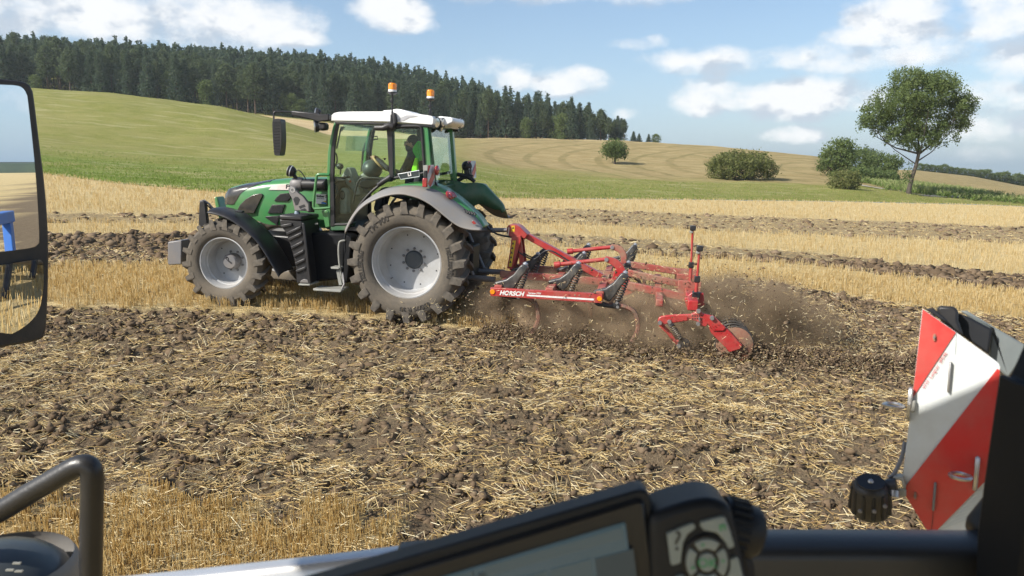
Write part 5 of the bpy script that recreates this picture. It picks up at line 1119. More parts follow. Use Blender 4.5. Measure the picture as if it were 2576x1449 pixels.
MB().tube(smoothline([q3('E',595,1020,.66), q3('E',640,800,.66), q3('E',668,700,.66), q3('E',700,640,.66), q3('E',760,598,.66), q3('E',900,600,.66), q3('E',1030,605,.66), q3('E',1080,640,.66)], 30), .016, 8).build('inner_rail', M_BLACK, TR, smooth=60)
pr('armrest', 'E', [(700,640),(830,610),(1030,625),(1060,680),(900,780),(800,790),(700,760)], .42, .25, M_BLACK, bev=.03)
pr('door_lock', 'E', [(255,720),(300,700),(345,820),(330,920),(290,940),(250,900)], .77, .70, M_BLACK, bev=.02); pr('door_lock', 'E', [(205,575),(300,580),(340,600),(460,630),(455,655),(330,660),(210,690)], .77, .70, M_BLACK, bev=.02)
ellipsoid(q3('E',548,656,.33), .02, .012, .02).build('red_knob', mat('orange_knob', (.6,.12,.03), .4, c2=(.5,.1,.03)), TR, smooth=60)
MB().tube(smoothline([q3('E',290,165,.72), q3('E',325,230,.72), q3('E',325,340,.72), q3('E',275,430,.72)], 16), .012, 7).build('grab_handle', M_BLACK, TR, smooth=60)
for pts, l in (([(745,160),(790,0),(800,0),(770,200),(745,480),(720,500)], -.55), ([(830,150),(860,160),(855,290),(820,320)], -.6)): pr('far_rail', 'E', pts, l, l-.03, M_BLACK, bev=.006)
mo_ = pr('cab_monitor', 'F', [(1085,1090),(1100,900),(1590,900),(1555,1215),(1075,1205)], -.35, -.39, M_VISOR, bev=.01, ref=-.35)
pr('sun_visor', 'F', [(1050,665),(1690,690),(1600,795),(1250,800),(1010,785)], .3, .29, M_VISOR, bev=0)
MB().tube([q3('F',985,760,.70), q3('F',960,900,.70), q3('F',905,1160,.70)], .012, 6).build('wiper', M_BLACK, TR); pr('sensor_box', 'F', [(980,710),(1050,712),(1010,780),(950,830)], .70, .64, M_LGREY, bev=.006)
im = MB().tube([q3('F',1625,905,.2), q3('F',1730,915,.2), q3('F',1735,970,.2), q3('F',1640,978,.2), q3('F',1620,950,.2), q3('F',1625,905,.2)], .009, 6).build('inner_mirror', M_BLACK, TR, smooth=60)
# seat
cs = q('F',2430,1080,0)[0]
MB().prism([(cs+.42,1.52),(cs+.40,1.60),(cs+.0,1.62),(cs-.10,1.60),(cs-.10,1.50),(cs+.30,1.46)], .25, -.25).build('seat_cushion', M_CLOTH, TR, bev=.04, seg=3)
MB().prism([(cs-.02,1.60),(cs-.10,1.95),(cs-.14,2.25),(cs-.20,2.38),(cs-.26,2.36),(cs-.22,2.0),(cs-.16,1.56)], .24, -.24).build('seat_backrest', M_CLOTH, TR, bev=.04, seg=3)
MB().box((cs+.1,0,1.36), (.35,.35,.25)).build('seat_base', M_BLACK, TR, bev=.03)
MB().tube([q3('E',1128,300,.1), q3('E',1128,265,.1)], [.012,.025], 8).build('joystick', M_BLACK, TR)
# ---------------------------------------------------------------- driver
hd_ = q('F',2430,1075,0); pf, pu = hd_
PERS = thing('person', 'tractor driver in dark clothes and glasses seated behind the cab glass', 'person', mtx=TM)
def skinned(name, verts, edges, rad, m, parent, root=0, sub=2):
    me = bpy.data.meshes.new(name); me.from_pydata(verts, edges, []); me.materials.append(m); o = bpy.data.objects.new(name, me); COL.objects.link(o); o.parent = parent
    md = o.modifiers.new('skin', 'SKIN'); sv = me.skin_vertices[0].data
    for i, r_ in enumerate(rad): sv[i].radius = (r_, r_) if not isinstance(r_, tuple) else r_
    sv[root].use_root = True; md.use_smooth_shade = True; s2 = o.modifiers.new('sub', 'SUBSURF'); s2.levels = sub; s2.render_levels = sub; return o
sh = pu-.27; hip = (pf-.02, 0, pu-.78)
wl = Vector(q3('E',985,275,.12)); wr = sc_+(sax*math.cos(.9)+Vector((0,1,0))*math.sin(-.9))*sr; wl = sc_+(sax*math.cos(2.6)+Vector((0,1,0))*math.sin(2.6))*sr
vs = [hip, (pf-.05,0,pu-.58), (pf-.03,0,pu-.38), (pf+.0,0,pu-.25), (pf+.01,0,pu-.15), (pf+.015,0,pu-.05),
      (pf-.01,.17,sh), (pf+.12,.23,sh-.25), tuple(wl+Vector((-.05,.02,-.02))), (pf-.01,-.17,sh), (pf+.12,-.23,sh-.25), tuple(wr+Vector((-.05,-.02,-.02))),
      (pf+.05,.10,pu-.80), (pf+.42,.14,pu-.74), (pf+.52,.14,pu-1.1), (pf+.05,-.10,pu-.80), (pf+.42,-.14,pu-.74), (pf+.52,-.14,pu-1.1)]
ed = [(0,1),(1,2),(2,3),(3,4),(4,5),(3,6),(6,7),(7,8),(3,9),(9,10),(10,11),(0,12),(12,13),(13,14),(0,15),(15,16),(16,17)]
rd_ = [.15,.14,(.16,.13),.11,.058,.06,.068,.048,.034,.068,.048,.034,.09,.075,.055,.09,.075,.055]
skinned('body', vs, ed, rd_, M_CLOTH, PERS)
# head with nose, jaw, ears, hair and glasses; the face looks forward (image left)
hm = ellipsoid((pf+.0,0,pu+.01), .098, .078, .122).build('head', M_SKIN, PERS, smooth=60)
ellipsoid((pf+.055,0,pu-.065), .048, .05, .05).build('jaw', M_SKIN, hm, smooth=60)
MB().tube([(pf+.088,0,pu+.03), (pf+.118,0,pu-.018), (pf+.09,0,pu-.03)], [.012,.018,.014], 7).build('nose', M_SKIN, hm, smooth=60)
for s_ in (1, -1): ellipsoid((pf-.01, s_*.08, pu), .022, .01, .033).build('ear', M_SKIN, hm, smooth=60)
ellipsoid((pf-.022,0,pu+.045), .105, .086, .11).build('hair', M_HAIR, PERS, smooth=60)
ellipsoid((pf+.02,0,pu-.05), .085, .074, .085).build('beard', M_HAIR, PERS, smooth=60)
for s_ in (1, -1):
    MB().tube([(pf+.105+.0*a, s_*.035+.026*math.cos(a), pu+.022+.022*math.sin(a)) for a in np.linspace(0, 6.283, 13)], .004, 5, False).build('glasses', M_INK, PERS)
    MB().tube([(pf+.10,s_*.062,pu+.028), (pf-.01,s_*.082,pu+.03)], .004, 5).build('glasses_arm', M_INK, PERS)
for w_, s_ in ((wl,1),(wr,-1)):
    w_ = Vector(w_); palm = [tuple(w_+Vector((-.05,.02*s_,-.02))), tuple(w_+Vector((-.01,0,.0)))]; vv = list(palm); ee = [(0,1)]; rr = [.03,.03]
    for j, ln in enumerate((.062,.07,.066,.05)):
        b = w_+sax*(.033-.022*j); i0 = len(vv); vv += [tuple(b+sn*.02), tuple(b+sn*.02+Vector((.03*ln/.07,0,-.012))), tuple(b-sn*.012+Vector((.02,0,-.03*ln/.07)))]; ee += [(1,i0),(i0,i0+1),(i0+1,i0+2)]; rr += [.009,.0085,.007]
    i0 = len(vv); vv += [tuple(w_+Vector((-.02,-.03*s_,.01))), tuple(w_+Vector((.015,-.035*s_,.0)))]; ee += [(0,i0),(i0,i0+1)]; rr += [.011,.009]
    skinned('hand', vv, ee, rr, M_SKIN, PERS)
vest = thing('hi_vis_vest', 'bright yellow and green safety vest hung behind the driver in the cab', 'vest', mtx=TM)
MB().prism(ql('E', [(1570,490),(1580,450),(1615,320),(1635,255),(1660,262),(1672,380),(1680,490)], .30), .30, .22).build('yellow_front', M_VEST, vest, bev=.02)
MB().prism(ql('E', [(1672,490),(1672,380),(1665,270),(1640,240),(1600,170),(1590,120),(1615,60),(1660,0),(1690,-30),(1705,60),(1700,490)], .12), .12, -.12).build('green_back', M_VESTG, vest, bev=.02)
# ================================================================== THE RED CULTIVATOR
CU = thing('cultivator', 'red three row tine cultivator with black spring covers working behind the green tractor', 'cultivator', mtx=TM)
def solve_l(k, u, v, ftarget, lo=-3.0, hi=2.2):                     # which sideways distance puts that photo point at a given fore-aft station
    ls = np.linspace(lo, hi, 261); fs = [abs(q(k, u, v, l)[0]-ftarget) for l in ls]; return float(ls[int(np.argmin(fs))])
def cp(name, pts, l0, l1, m=None, parent=None, bev=.012, k='D'): return pr(name, k, pts, l0, l1, m or M_RED, parent=parent or CU, bev=bev)
side = cp('side_beam', [(60,660),(935,710),(935,782),(62,724)], 1.50, 1.42, bev=.006)
side_text('HORSCH', 'D', (132,714), (870,757), 1.502, .086, M_WINK, side, 'lettering', .28, .004, sx=.98)
side_text('Terrano 3 FX', 'D', (352,706), (870,736), 1.502, .033, M_WINK, side, 'lettering', .25, .001)
cp('white_line', [(345,713),(868,745),(868,759),(345,725)], 1.503, 1.49, M_WINK, side, 0)
for u, v in ((78,692),(913,747)): MB().lathe([(0,1.512),(.030,1.512),(.036,1.506),(.036,1.49)], (q('D',u,v,1.505)[0],0,q('D',u,v,1.505)[1]), seg=18).build('amber_reflector', M_LENSO, side, smooth=40)
for u in (720,755,835): MB().lathe([(0,1.506),(.012,1.506),(.014,1.50)], (q('D',u,718+(u-720)*.05,1.5)[0],0,q('D',u,718+(u-720)*.05,1.5)[1]), seg=8).build('bolt', M_REDD, side)
cp('side_beam', [(60,660),(935,710),(935,782),(62,724)], -1.42, -1.50)
bf = [q('D',120,668,1.42), q('D',520,690,1.42), q('D',915,716,1.42)]
for f, u in bf: MB().box((f, 0, u-.005), (.11, 2.84, .11)).build('cross_beam', M_REDD, CU, bev=.012)
for sg in (1, -1): MB().box(((bf[0][0]+bf[2][0])/2, sg*.42, bf[0][1]+.06), (1.75, .09, .11)).build('long_beam', M_REDD, CU, bev=.012)
# headstock and drawbar
for sg in (1, -1):
    t = MB().prism(ql('D', [(228,262),(298,252),(302,290),(262,420),(232,515),(192,508),(214,380)], .18), sg*.20, sg*.16).build('tower_plate', M_RED, CU, bev=.006)
    if sg > 0:
        cp('sticker_strip', [(234,292),(260,292),(226,496),(204,494)], .203, .199, M_YEL, t, 0)
        for i in range(5): cp('pictogram', [(229-i*5,322+i*36),(246-i*5,322+i*36),(238-i*5,300+i*36)], .205, .202, M_INK, t, 0)
    MB().prism(ql('D', [(278,290),(302,288),(322,455),(322,520),(288,520),(286,460)], .14), sg*.14, sg*.10).build('tower_strut', M_RED, CU, bev=.006)
hp = cp('top_bracket', [(188,232),(190,182),(210,168),(262,170),(292,186),(352,245),(330,282),(288,262),(216,266)], .16, -.16)
cp('sticker', [(226,177),(250,175),(250,222),(226,223)], .163, .159, M_YEL, hp, 0); cp('pictogram', [(229,200),(247,199),(238,181)], .165, .162, M_INK, hp, 0)
MB().tube([q3('D',205,190,.19), q3('D',200,245,.19)], .014, 7).build('linkage_pin', M_STEEL, hp)
cp('drawbar', [(298,205),(350,236),(945,560),(905,598),(350,285),(305,262)], .075, -.075)
for i in range(2): MB().tube(smoothline([(bf[0][0]+.05,.1-.1*i,1.1),(bf[0][0]-.3,.2-.2*i,.95),(bf[0][0]-.55,.3-.3*i,1.12),(bf[1][0]-.2,.3-.4*i,.95)], 20), .012, 6).build('hydraulic_hose', M_INK, CU, smooth=60)
# adjusting rods with their curved arms
def rod(a, b, l, al):
    A, B = Vector(q3('D', *a, l)), Vector(q3('D', *b, l)); d = (B-A).normalized()
    o = MB().tube([A, A+d*.09], .048, 10).tube([A+d*.09, B], .032, 12).build('adjusting_rod', M_RED, CU, smooth=50)
    MB().lathe([(0,l+.075),(.03,l+.075),(.033,l+.06)], (B.x,0,B.z), seg=12).build('pin_head', M_STEEL, o)
rod((560,482), (968,437), .40, 0); rod((662,378), (1012,342), -.42, 0)
def ribbon(name, pts, w, l0, l1, m=None, k='D'):                    # plate cut along a curved centre line
    c = [np.array(p) for p in smoothline(pts, 18)]; L_, R_ = [], []
    for i, p in enumerate(c):
        t = c[min(i+1, len(c)-1)]-c[max(i-1, 0)]; n = np.array([-t[1], t[0]])/np.linalg.norm(t); ww = np.interp(i/(len(c)-1), np.linspace(0,1,len(w)), w); L_.append(tuple(p+n*ww/2)); R_.append(tuple(p-n*ww/2))
    return pr(name, k, L_+R_[::-1], l0, l1, m or M_RED, parent=CU, bev=.008)
ribbon('curved_arm', [(955,432),(1040,470),(1085,530),(1110,610),(1150,710)], [40,62,62,75,95], .46, .40)
ribbon('curved_arm', [(1060,520),(1040,580),(1005,620),(965,655)], [55,50,42,30], .45, .41)
ribbon('curved_arm', [(1000,338),(1070,362),(1100,410),(1100,470)], [38,52,48,42], -.36, -.42, M_REDD)
# tine units: spring cover, coil spring, shank and point; all rows are copies of one
T3 = [(858,702),(870,680),(960,660),(1022,618),(1068,560),(1085,545),(1112,540),(1142,566),(1130,592),(1076,652),(1032,722),(988,768),(936,742),(932,706)]
lT = 1.33; base = q('D', 1105, 552, lT)
def rel(k, u, v): p = q(k, u, v, lT); return (p[0]-base[0], p[1]-base[1])
M_COVER = mat('scuffed_black_cover', (.022,.023,.026), .28, c2=(.045,.045,.045), nscale=9, dust=(.30,.27,.22), dustamt=.32, dscale=5)
M_SPRING = mat('spring_steel', (.06,.055,.05), .45, metal=.5, dust=DUST, dustamt=.4, dscale=8)
cover = MB().prism([rel('D', *p) for p in T3], -.065, .065)
cover_me = cover.mesh('spring_cover', M_COVER)
def coil(a, b, r, n, th, l=0, taper=.85):
    a, b = Vector((a[0], l, a[1])), Vector((b[0], l, b[1])); d = (b-a).normalized(); e = d.orthogonal().normalized(); g = d.cross(e); m = n*10
    return MB().tube([a+(b-a)*(i/m)+(e*math.cos(i*math.pi/5)+g*math.sin(i*math.pi/5))*r*(1-(1-taper)*abs(2*i/m-1)) for i in range(m+1)], th, 5)
spring_me = coil(rel('D',1122,585), rel('D',1052,765), .048, 9, .011).mesh('coil_spring', M_SPRING, 60)
cap_me = MB().tube([V3(rel('D',1112,548), 0), V3(rel('D',1126,533), 0)], [.045,.03], 12).mesh('spring_cap', M_STEEL, 50)
bracket_me = MB().prism([rel('D', *p) for p in ((872,780),(935,770),(1000,790),(1045,760),(1070,790),(1062,822),(1000,815),(900,800))], -.05, .05).mesh('tine_bracket', M_BLACK)
shank_pts = [rel('D', *p) for p in ((985,790),(1080,800),(1165,832),(1200,880),(1212,960),(1196,1030),(1150,1090))]
shank_me = MB().tube([(f, 0, u) for f, u in smoothline(shank_pts, 20)], [.03]*3+[.033]*20, 6).mesh('tine_shank', mat('soil_caked_steel', (.16,.11,.075), .8, c2=(.24,.10,.07), nscale=14, bump=.3), 60)
bolt_me = MB().lathe([(0,.062),(.02,.062),(.024,.05)], V3(rel('D',1048,773), 0), seg=10).lathe([(0,.062),(.02,.062),(.024,.05)], V3(rel('D',1055,806), 0), seg=10).mesh('tine_bolts', M_STEEL)
def tine(f, l, u):
    t = bpy.data.objects.new('tine', None); COL.objects.link(t); t.parent = CU; t.location = (f, l, u)
    for nm, me_, bv in (('spring_cover', cover_me, .035), ('coil_spring', spring_me, 0), ('spring_cap', cap_me, 0), ('tine_bracket', bracket_me, .008), ('tine_shank', shank_me, 0), ('tine_bolts', bolt_me, 0)):
        o = bpy.data.objects.new(nm, me_); COL.objects.link(o); o.parent = t
        if bv: m_ = o.modifiers.new('bevel', 'BEVEL'); m_.width = bv; m_.segments = 3; m_.limit_method = 'ANGLE'; [setattr(p, 'use_smooth', True) for p in me_.polygons]
off3 = base[0]-bf[2][0]
tine(base[0], lT, base[1])
for (u, v), row in (((1185,330),2),((1162,392),2),((1132,470),2),((740,478),1),((820,332),1),((785,398),1),((325,485),0)):
    ft = bf[row][0]+off3; l = solve_l('D', u, v, ft) if row != 0 and (u, v) != (740,478) else {0: 1.30, 1: .95}[row]
    p = q('D', u, v, l); tine(p[0], l, p[1])
for row, l in ((0,-.2),(0,-1.1)): tine(bf[row][0]+off3, l, base[1]-.02)
# beams back to the roller
rear_f = q('D', 1640, 700, .2)[0]
for a, b, h, l in (((1135,545),(1660,660),52,-.25),((1120,640),(1600,742),60,.45),((1080,470),(1680,560),48,-1.1)):
    cp('rear_arm', [(a[0],a[1]-h/2),(b[0],b[1]-h/2),(b[0],b[1]+h/2),(a[0],a[1]+h/2)], l+.05, l-.05, M_REDD)
e0 = q('D',1640,795,1.25); e1 = q('D',1672,548,-1.5)
MB().slab([(e0[0]+.07,1.3,e0[1]+.07),(e0[0]-.07,1.3,e0[1]+.07),(e0[0]-.07,1.3,e0[1]-.07),(e0[0]+.07,1.3,e0[1]-.07)], [(e0[0]+.07,-1.5,e0[1]+.07),(e0[0]-.07,-1.5,e0[1]+.07),(e0[0]-.07,-1.5,e0[1]-.07),(e0[0]+.07,-1.5,e0[1]-.07)]).build('roller_beam', M_RED, CU, bev=.012)
MB().box((e0[0]+.45, -.1, e0[1]-.02), (.1, 2.6, .1)).build('leveling_beam', M_REDD, CU, bev=.012)
for l in (-1.2,-.5,.2,.9): cp('beam_plate', [(1575,745),(1640,690),(1725,700),(1735,800),(1650,815),(1590,812)], l+.02, l-.02, M_RED) if l == .9 else MB().box((e0[0], l, e0[1]+.05), (.34,.04,.26)).build('beam_plate', M_REDD, CU, bev=.01)
for top, bot, l in (((1692,372),(1660,770),.95),((1640,212),(1618,700),-.15)):
    T_, B_ = Vector(q3('D', *top, l)), Vector(q3('D', *bot, l)); mid = B_.lerp(T_, .45)
    p_ = MB().tube([B_-Vector((0,0,.12)), mid], .026, 8).tube([mid, T_], .017, 8).build('lamp_post', M_RED, CU, smooth=50)
    MB().box(T_+Vector((0,0,.035)), (.09,.10,.075)).build('post_head', M_BLACK, p_, bev=.012); MB().box(T_+Vector((.02,0,-.025)), (.05,.07,.03)).build('post_plate', M_LGREY, p_, bev=.006)
    MB().box(mid, (.08,.07,.09)).build('post_clamp', M_BLACK, p_, bev=.01); MB().box(B_+Vector((0,.0,.1)), (.11,.1,.09)).build('post_foot', M_BLACK, p_, bev=.01)
# end arm, leveling tine and roller at the near end
cp('end_arm', [(1365,932),(1372,898),(1392,884),(1480,872),(1625,868),(1662,850),(1672,832),(1690,830),(1722,864),(1800,880),(1832,906),(1902,972),(1880,1000),(1800,1000),(1758,944),(1746,966),(1702,962),(1672,922),(1632,914),(1430,946),(1400,962),(1376,952)], 1.52, 1.46)
for i in range(10): MB().lathe([(.0,1.5215),(.010,1.5215),(.012,1.518)], V3(q('D',1640+(i % 5)*18,880+(i//5)*22,1.52), 0), seg=8).build('arm_hole', M_INK, CU)
cp('leveling_arm', [(1374,938),(1416,952),(1472,1010),(1512,1072),(1560,1056),(1568,1074),(1545,1098),(1522,1114),(1490,1086),(1440,1022),(1380,965)], 1.45, 1.39)
a_, b_ = q('D',1458,930,1.5), q('D',1545,1062,1.5); coil(a_, b_, .036, 11, .010, 1.48).build('coil_spring', M_SPRING, CU, smooth=60)
MB().tube([V3(q('D',1440,905,1.5),1.48), V3(q('D',1475,955,1.5),1.48)], .040, 12).build('spring_end', M_IRON, CU, smooth=50)
MB().lathe([(0,.03),(.07,.025),(.085,0),(.07,-.025),(0,-.03)], q3('D',1572,1100,1.45), seg=20).build('leveling_disc', M_BLACK, CU, smooth=40)
for u, v in ((1384,932),(1458,925),(1684,842),(1682,940),(1790,896),(1530,1112)):
    p = q('D',u,v,1.53); MB().lathe([(0,1.56),(.026,1.56),(.03,1.545),(.03,1.52)], (p[0],0,p[1]), seg=12).build('pin_head', M_STEEL, CU, smooth=40)
MB().tube([q3('D',1690,890,1.54), q3('D',1694,920,1.54)], .012, 7).build('depth_pin', M_STEEL, CU)
cp('roller_arm', [(1758,946),(1880,960),(1905,975),(2028,1108),(2012,1140),(1925,1166),(1900,1132),(1782,1012)], 1.50, 1.45)
rc = q('D',1965,1105,1.40); M_RUST = mat('rusty_red_disc', (.26,.085,.05), .7, c2=(.20,.13,.08), nscale=5, dust=(.24,.17,.11), dustamt=.7, dscale=6, bump=.2)
ro_ = bpy.data.objects.new('roller', None); COL.objects.link(ro_); ro_.parent = CU; ro_.location = (rc[0], 0, rc[1])
MB().lathe([(0,1.42),(.236,1.42),(.245,1.415),(.245,1.40),(.10,1.395)], seg=40).build('end_disc', M_RUST, ro_, smooth=35)
MB().lathe([(0,1.455),(.045,1.455),(.06,1.44),(.06,1.42)], seg=20).build('bearing', M_IRON, ro_, smooth=40)
MB().tube([(0,1.4,0),(0,-1.5,0)], .05, 10).build('axle', M_REDD, ro_)
ringm = MB().lathe([(.245,-.02),(.262,0),(.245,.02),(.225,0)], seg=36, close=True).mesh('roller_ring', M_SPRING, 50)
for i in range(17):
    o = bpy.data.objects.new('roller_ring', ringm); COL.objects.link(o); o.parent = ro_; o.location = (0, 1.36-i*.175, 0)

# ================================================================== DUST AND FLYING SOIL
def dust_mat(name, dens, colr, c0, rad, seed):
    m = bpy.data.materials.new(name); m.use_nodes = True; nt = m.node_tree; nt.nodes.clear()
    tc = nd(nt, 'ShaderNodeTexCoord'); n = nd(nt, 'ShaderNodeTexNoise'); n.inputs['Scale'].default_value = 1.9; n.inputs['Detail'].default_value = 4; n.inputs['Roughness'].default_value = .6
    mp = nd(nt, 'ShaderNodeMapping'); mp.inputs['Location'].default_value = (seed, 0, 0); nt.links.new(tc.outputs['Object'], mp.inputs['Vector']); nt.links.new(mp.outputs[0], n.inputs['Vector'])
    # thins towards the rim of the cloud
    m2 = nd(nt, 'ShaderNodeMapping'); m2.inputs['Location'].default_value = tuple(-c/r_ for c, r_ in zip(c0, rad)); m2.inputs['Scale'].default_value = tuple(1/r_ for r_ in rad); nt.links.new(tc.outputs['Object'], m2.inputs['Vector'])
    ln = nd(nt, 'ShaderNodeVectorMath', operation='LENGTH'); nt.links.new(m2.outputs[0], ln.inputs[0])
    fall = mth(nt, 'SUBTRACT', 1.0, sstep(nt, ln.outputs['Value'], .15, .95))
    d = mth(nt, 'MULTIPLY', mth(nt, 'MULTIPLY', fall, sstep(nt, n.outputs[0], .36, .68)), dens)
    v = nd(nt, 'ShaderNodeVolumePrincipled'); v.inputs['Color'].default_value = (*colr, 1); v.inputs['Anisotropy'].default_value = .0; nt.links.new(d, v.inputs['Density'])
    o = nd(nt, 'ShaderNodeOutputMaterial'); nt.links.new(v.outputs[0], o.inputs['Volume']); m.volume_intersection_method = 'FAST' if hasattr(m, 'volume_intersection_method') else 'FAST'; return m
def puff(name, label, c, rad, dens, colr=(.34,.26,.18), seed=0):
    o = ellipsoid(c, *rad, seg=24).build(name, dust_mat(name+str(seed), dens, colr, c, rad, seed), None, smooth=60); o.matrix_world = TM; o['kind'] = 'stuff'; tag(o, label, 'dust'); return o
puff('dust_cloud', 'brown dust hanging among the tines under the red frame', (-2.2,.40,.22), (1.9,1.3,.72), 15, colr=(.62,.48,.325), seed=3)
puff('dust_cloud', 'dark brown dust thrown up behind the roller', (-4.9,-.2,.22), (1.9,1.5,.85), 13, colr=(.40,.305,.20), seed=8)
puff('dust_cloud', 'thin brown dust between the tines and the roller', (-3.6,.55,.15), (1.7,1.35,.66), 17, colr=(.60,.465,.31), seed=14)
def spray(n, fr, lr, hmax, smin, smax, name, label, cat, straw=False):
    t = RNG.random(n); f = RNG.uniform(*fr, n); l = RNG.uniform(*lr, n); u = -.02+hmax*RNG.random(n)**2.4*np.interp(f, [-7.2,-5.5,-4,-2.4,-1.2,.5], [.35,.9,1.0,.95,.6,.15])
    P = TO+f[:, None]*TF+l[:, None]*TL+u[:, None]*TU
    if straw: me_ = stems(P, dirs(RNG.random(n)*6.28, RNG.normal(0, .7, n)), RNG.uniform(.015, .07, n), RNG.uniform(.002, .0035, n), np.clip(RNG.normal(.75, .2, n), 0, 1), name, M_STRAW)
    else: me_ = blobs_mesh(P[:, 0], P[:, 1], P[:, 2], RNG.gamma(2, smin, n).clip(.003, smax), 1, M_CLOD, name, .8)
    tag(link(name, me_, 'stuff'), label, cat)
spray(9500, (-7.0,-.9), (-1.7,2.0), 1.1, .0030, .028, 'flying_soil', 'soil crumbs flying up round the cultivator tines and roller', 'soil')
spray(5200, (-7.0,.4), (-1.7,2.1), 1.15, 0, 0, 'flying_straw', 'short straw bits flying up round the cultivator', 'straw', True)
# fresh ridge of loose soil along the near side of the pass
n = 9000; f = RNG.uniform(-8.5,-1.2, n); l = 1.25+RNG.normal(0,.34,n); P = TO+f[:,None]*TF+l[:,None]*TL+(np.abs(RNG.normal(0,.06,n))*np.exp(-((l-1.3)/.4)**2)*1.3)[:,None]*TU
tag(link('soil_ridge', blobs_mesh(P[:,0],P[:,1],P[:,2],RNG.gamma(2.0,.0048,n).clip(.003,.034),1,M_CLOD,'soil_ridge'),'stuff'), 'loose soil freshly thrown up beside the cultivator', 'soil')

# ================================================================== INSIDE AND AROUND OUR OWN CAB
def panel(name, pts, m, parent, th, bev=.002, off=0.0, seg=2, smooth=None):     # outline on a plane (list of world points + plane) with real thickness behind it
    pl, P_ = pts; n = pl.n*(1 if np.dot(CAMP-pl.p, pl.n) > 0 else -1)
    fr = [p+n*off for p in P_]; return MB().slab(fr, [p+n*(off-th) for p in P_] if False else [p-n*th+n*0 for p in fr]).build(name, m, parent, bev=bev, seg=seg, smooth=smooth)
def pp(pl, k, pts, off=0): return (pl, [pl.z(k, u, v, off) for u, v in pts])
# the terminal on the armrest, its buttons and knob
c_ = CAMP+ray(1330,1500)*.56; PT = Plane(c_, (-.03,-.55,.06)); 
T0 = thing('terminal', 'dark armrest terminal with a dim bluish screen and round keypad', 'terminal', tuple(c_-np.array([0,0,.25])))
def tpanel(*a, **k):
    o = panel(*a, **k); o.parent = T0 if a[3] is None else a[3]
    return o
def rooted(o, root): o.parent = root; o.matrix_parent_inverse = Matrix.Translation(-Vector(root.location)); return o
def tp(name, k, pts, m, th, off=0, bev=.002, parent=None, seg=2):
    o = panel(name, pp(PT, k, pts), m, None, th, bev, off, seg)
    if parent is None: rooted(o, T0)
    else: o.parent = parent; o.matrix_parent_inverse = Matrix.Identity(4)
    return o
tp('housing', 'P', [(430,1575),(1598,1235),(1618,1232),(1632,1240),(1640,1262),(1690,1660),(560,2000)], M_BLACKP, .026, 0, .006, seg=3)
tp('bezel', 'P', [(500,1590),(1606,1252),(1622,1262),(1672,1640),(600,1960)], mat('bezel_black', (.012,.013,.016), .35, c2=(.016,.017,.02)), .01, .004, .003)
def screen_mat():
    m = bpy.data.materials.new('terminal_screen'); m.use_nodes = True; nt = m.node_tree; b = nt.nodes['Principled BSDF']; b.inputs['Roughness'].default_value = .12
    tc = nd(nt, 'ShaderNodeTexCoord'); n = nd(nt, 'ShaderNodeTexNoise'); n.inputs['Scale'].default_value = 14; nt.links.new(tc.outputs['Object'], n.inputs['Vector'])
    c = mixc(nt, sstep(nt, n.outputs[0], .35, .65), (.045,.075,.085), (.06,.09,.105)); b.inputs['Base Color'].default_value = (.01,.015,.018,1)
    nt.links.new(c, b.inputs['Emission Color']); b.inputs['Emission Strength'].default_value = .6; return m
scr = tp('screen', 'P', [(600,1598),(1571,1308),(1612,1622),(660,1915)], screen_mat(), .006, .007, .001)
def emis(name, c, s):
    m = mat(name, (.02,.02,.02), .3, c2=(.021,.021,.021)); b = m.node_tree.nodes['Principled BSDF']; b.inputs['Emission Color'].default_value = (*c, 1); b.inputs['Emission Strength'].default_value = s; return m
MS1 = emis('screen_pale', (.07,.105,.115), .45); MS2 = emis('screen_dark', (.03,.05,.06), .45)
for nm, pts, m in (('screen_bar', [(1220,1415),(1560,1318),(1564,1345),(1224,1440)], MS1), ('screen_icon', [(1205,1432),(1228,1426),(1230,1446),(1207,1452)], MS2), ('screen_line', [(1190,1425),(1194,1424),(1198,1470),(1194,1471)], MS2),
                   ('screen_tile', [(1495,1395),(1590,1370),(1603,1470),(1508,1495)], MS2), ('screen_tile', [(1300,1445),(1375,1425),(1380,1470),(1305,1490)], MS1), ('screen_tile', [(1385,1422),(1485,1396),(1490,1440),(1390,1466)], MS1)): tp(nm, 'P', pts, m, .001, .0085, 0, parent=scr)
kp = tp('keypad_body', 'M', smoothline([(1748,640),(1742,420),(1745,300),(1778,245),(1900,195),(2060,158),(2150,166),(2215,200),(2246,262),(2292,470),(2335,660)], 36)+[(2360,900),(1770,900)], M_BLACKP, .05, .008, .006, seg=3)
tp('lower_body', 'M', [(2280,478),(2340,482),(2390,505),(2412,640),(2430,900),(2300,900)], M_BLACKP, .05, -.01, .006)
kx = PT.z('M', 2262, 345, -.022); n_ = PT.n; ax_ = np.cross(n_, np.array([0,0,1.])); ax_ /= np.linalg.norm(ax_)
ax_ = ax_ if ax_[0] > 0 else -ax_; up_ = np.cross(ax_, n_); up_ = up_ if up_[2] > 0 else -up_; axk = Vector(ax_*.95-up_*.25).normalized()
kn = MB(); K0 = Vector(kx)
kn.tube([K0-axk*.012, K0+axk*.004, K0+axk*.014, K0+axk*.019], [.021,.021,.0195,.015], 28); rooted(kn.build('scroll_knob', M_BLACKP, smooth=40), T0)
kr = MB()
e1_ = axk.orthogonal().normalized(); e2_ = axk.cross(e1_)
for i in range(22): a = 2*math.pi*i/22; d_ = e1_*math.cos(a)+e2_*math.sin(a); kr.tube([K0-axk*.008+d_*.021, K0+axk*.006+d_*.0213], .0018, 5)
o = rooted(kr.build('knob_ridges', M_BLACKP), T0)
M_BTN = mat('grey_white_button', (.30,.34,.33), .5, c2=(.26,.30,.29), nscale=30)
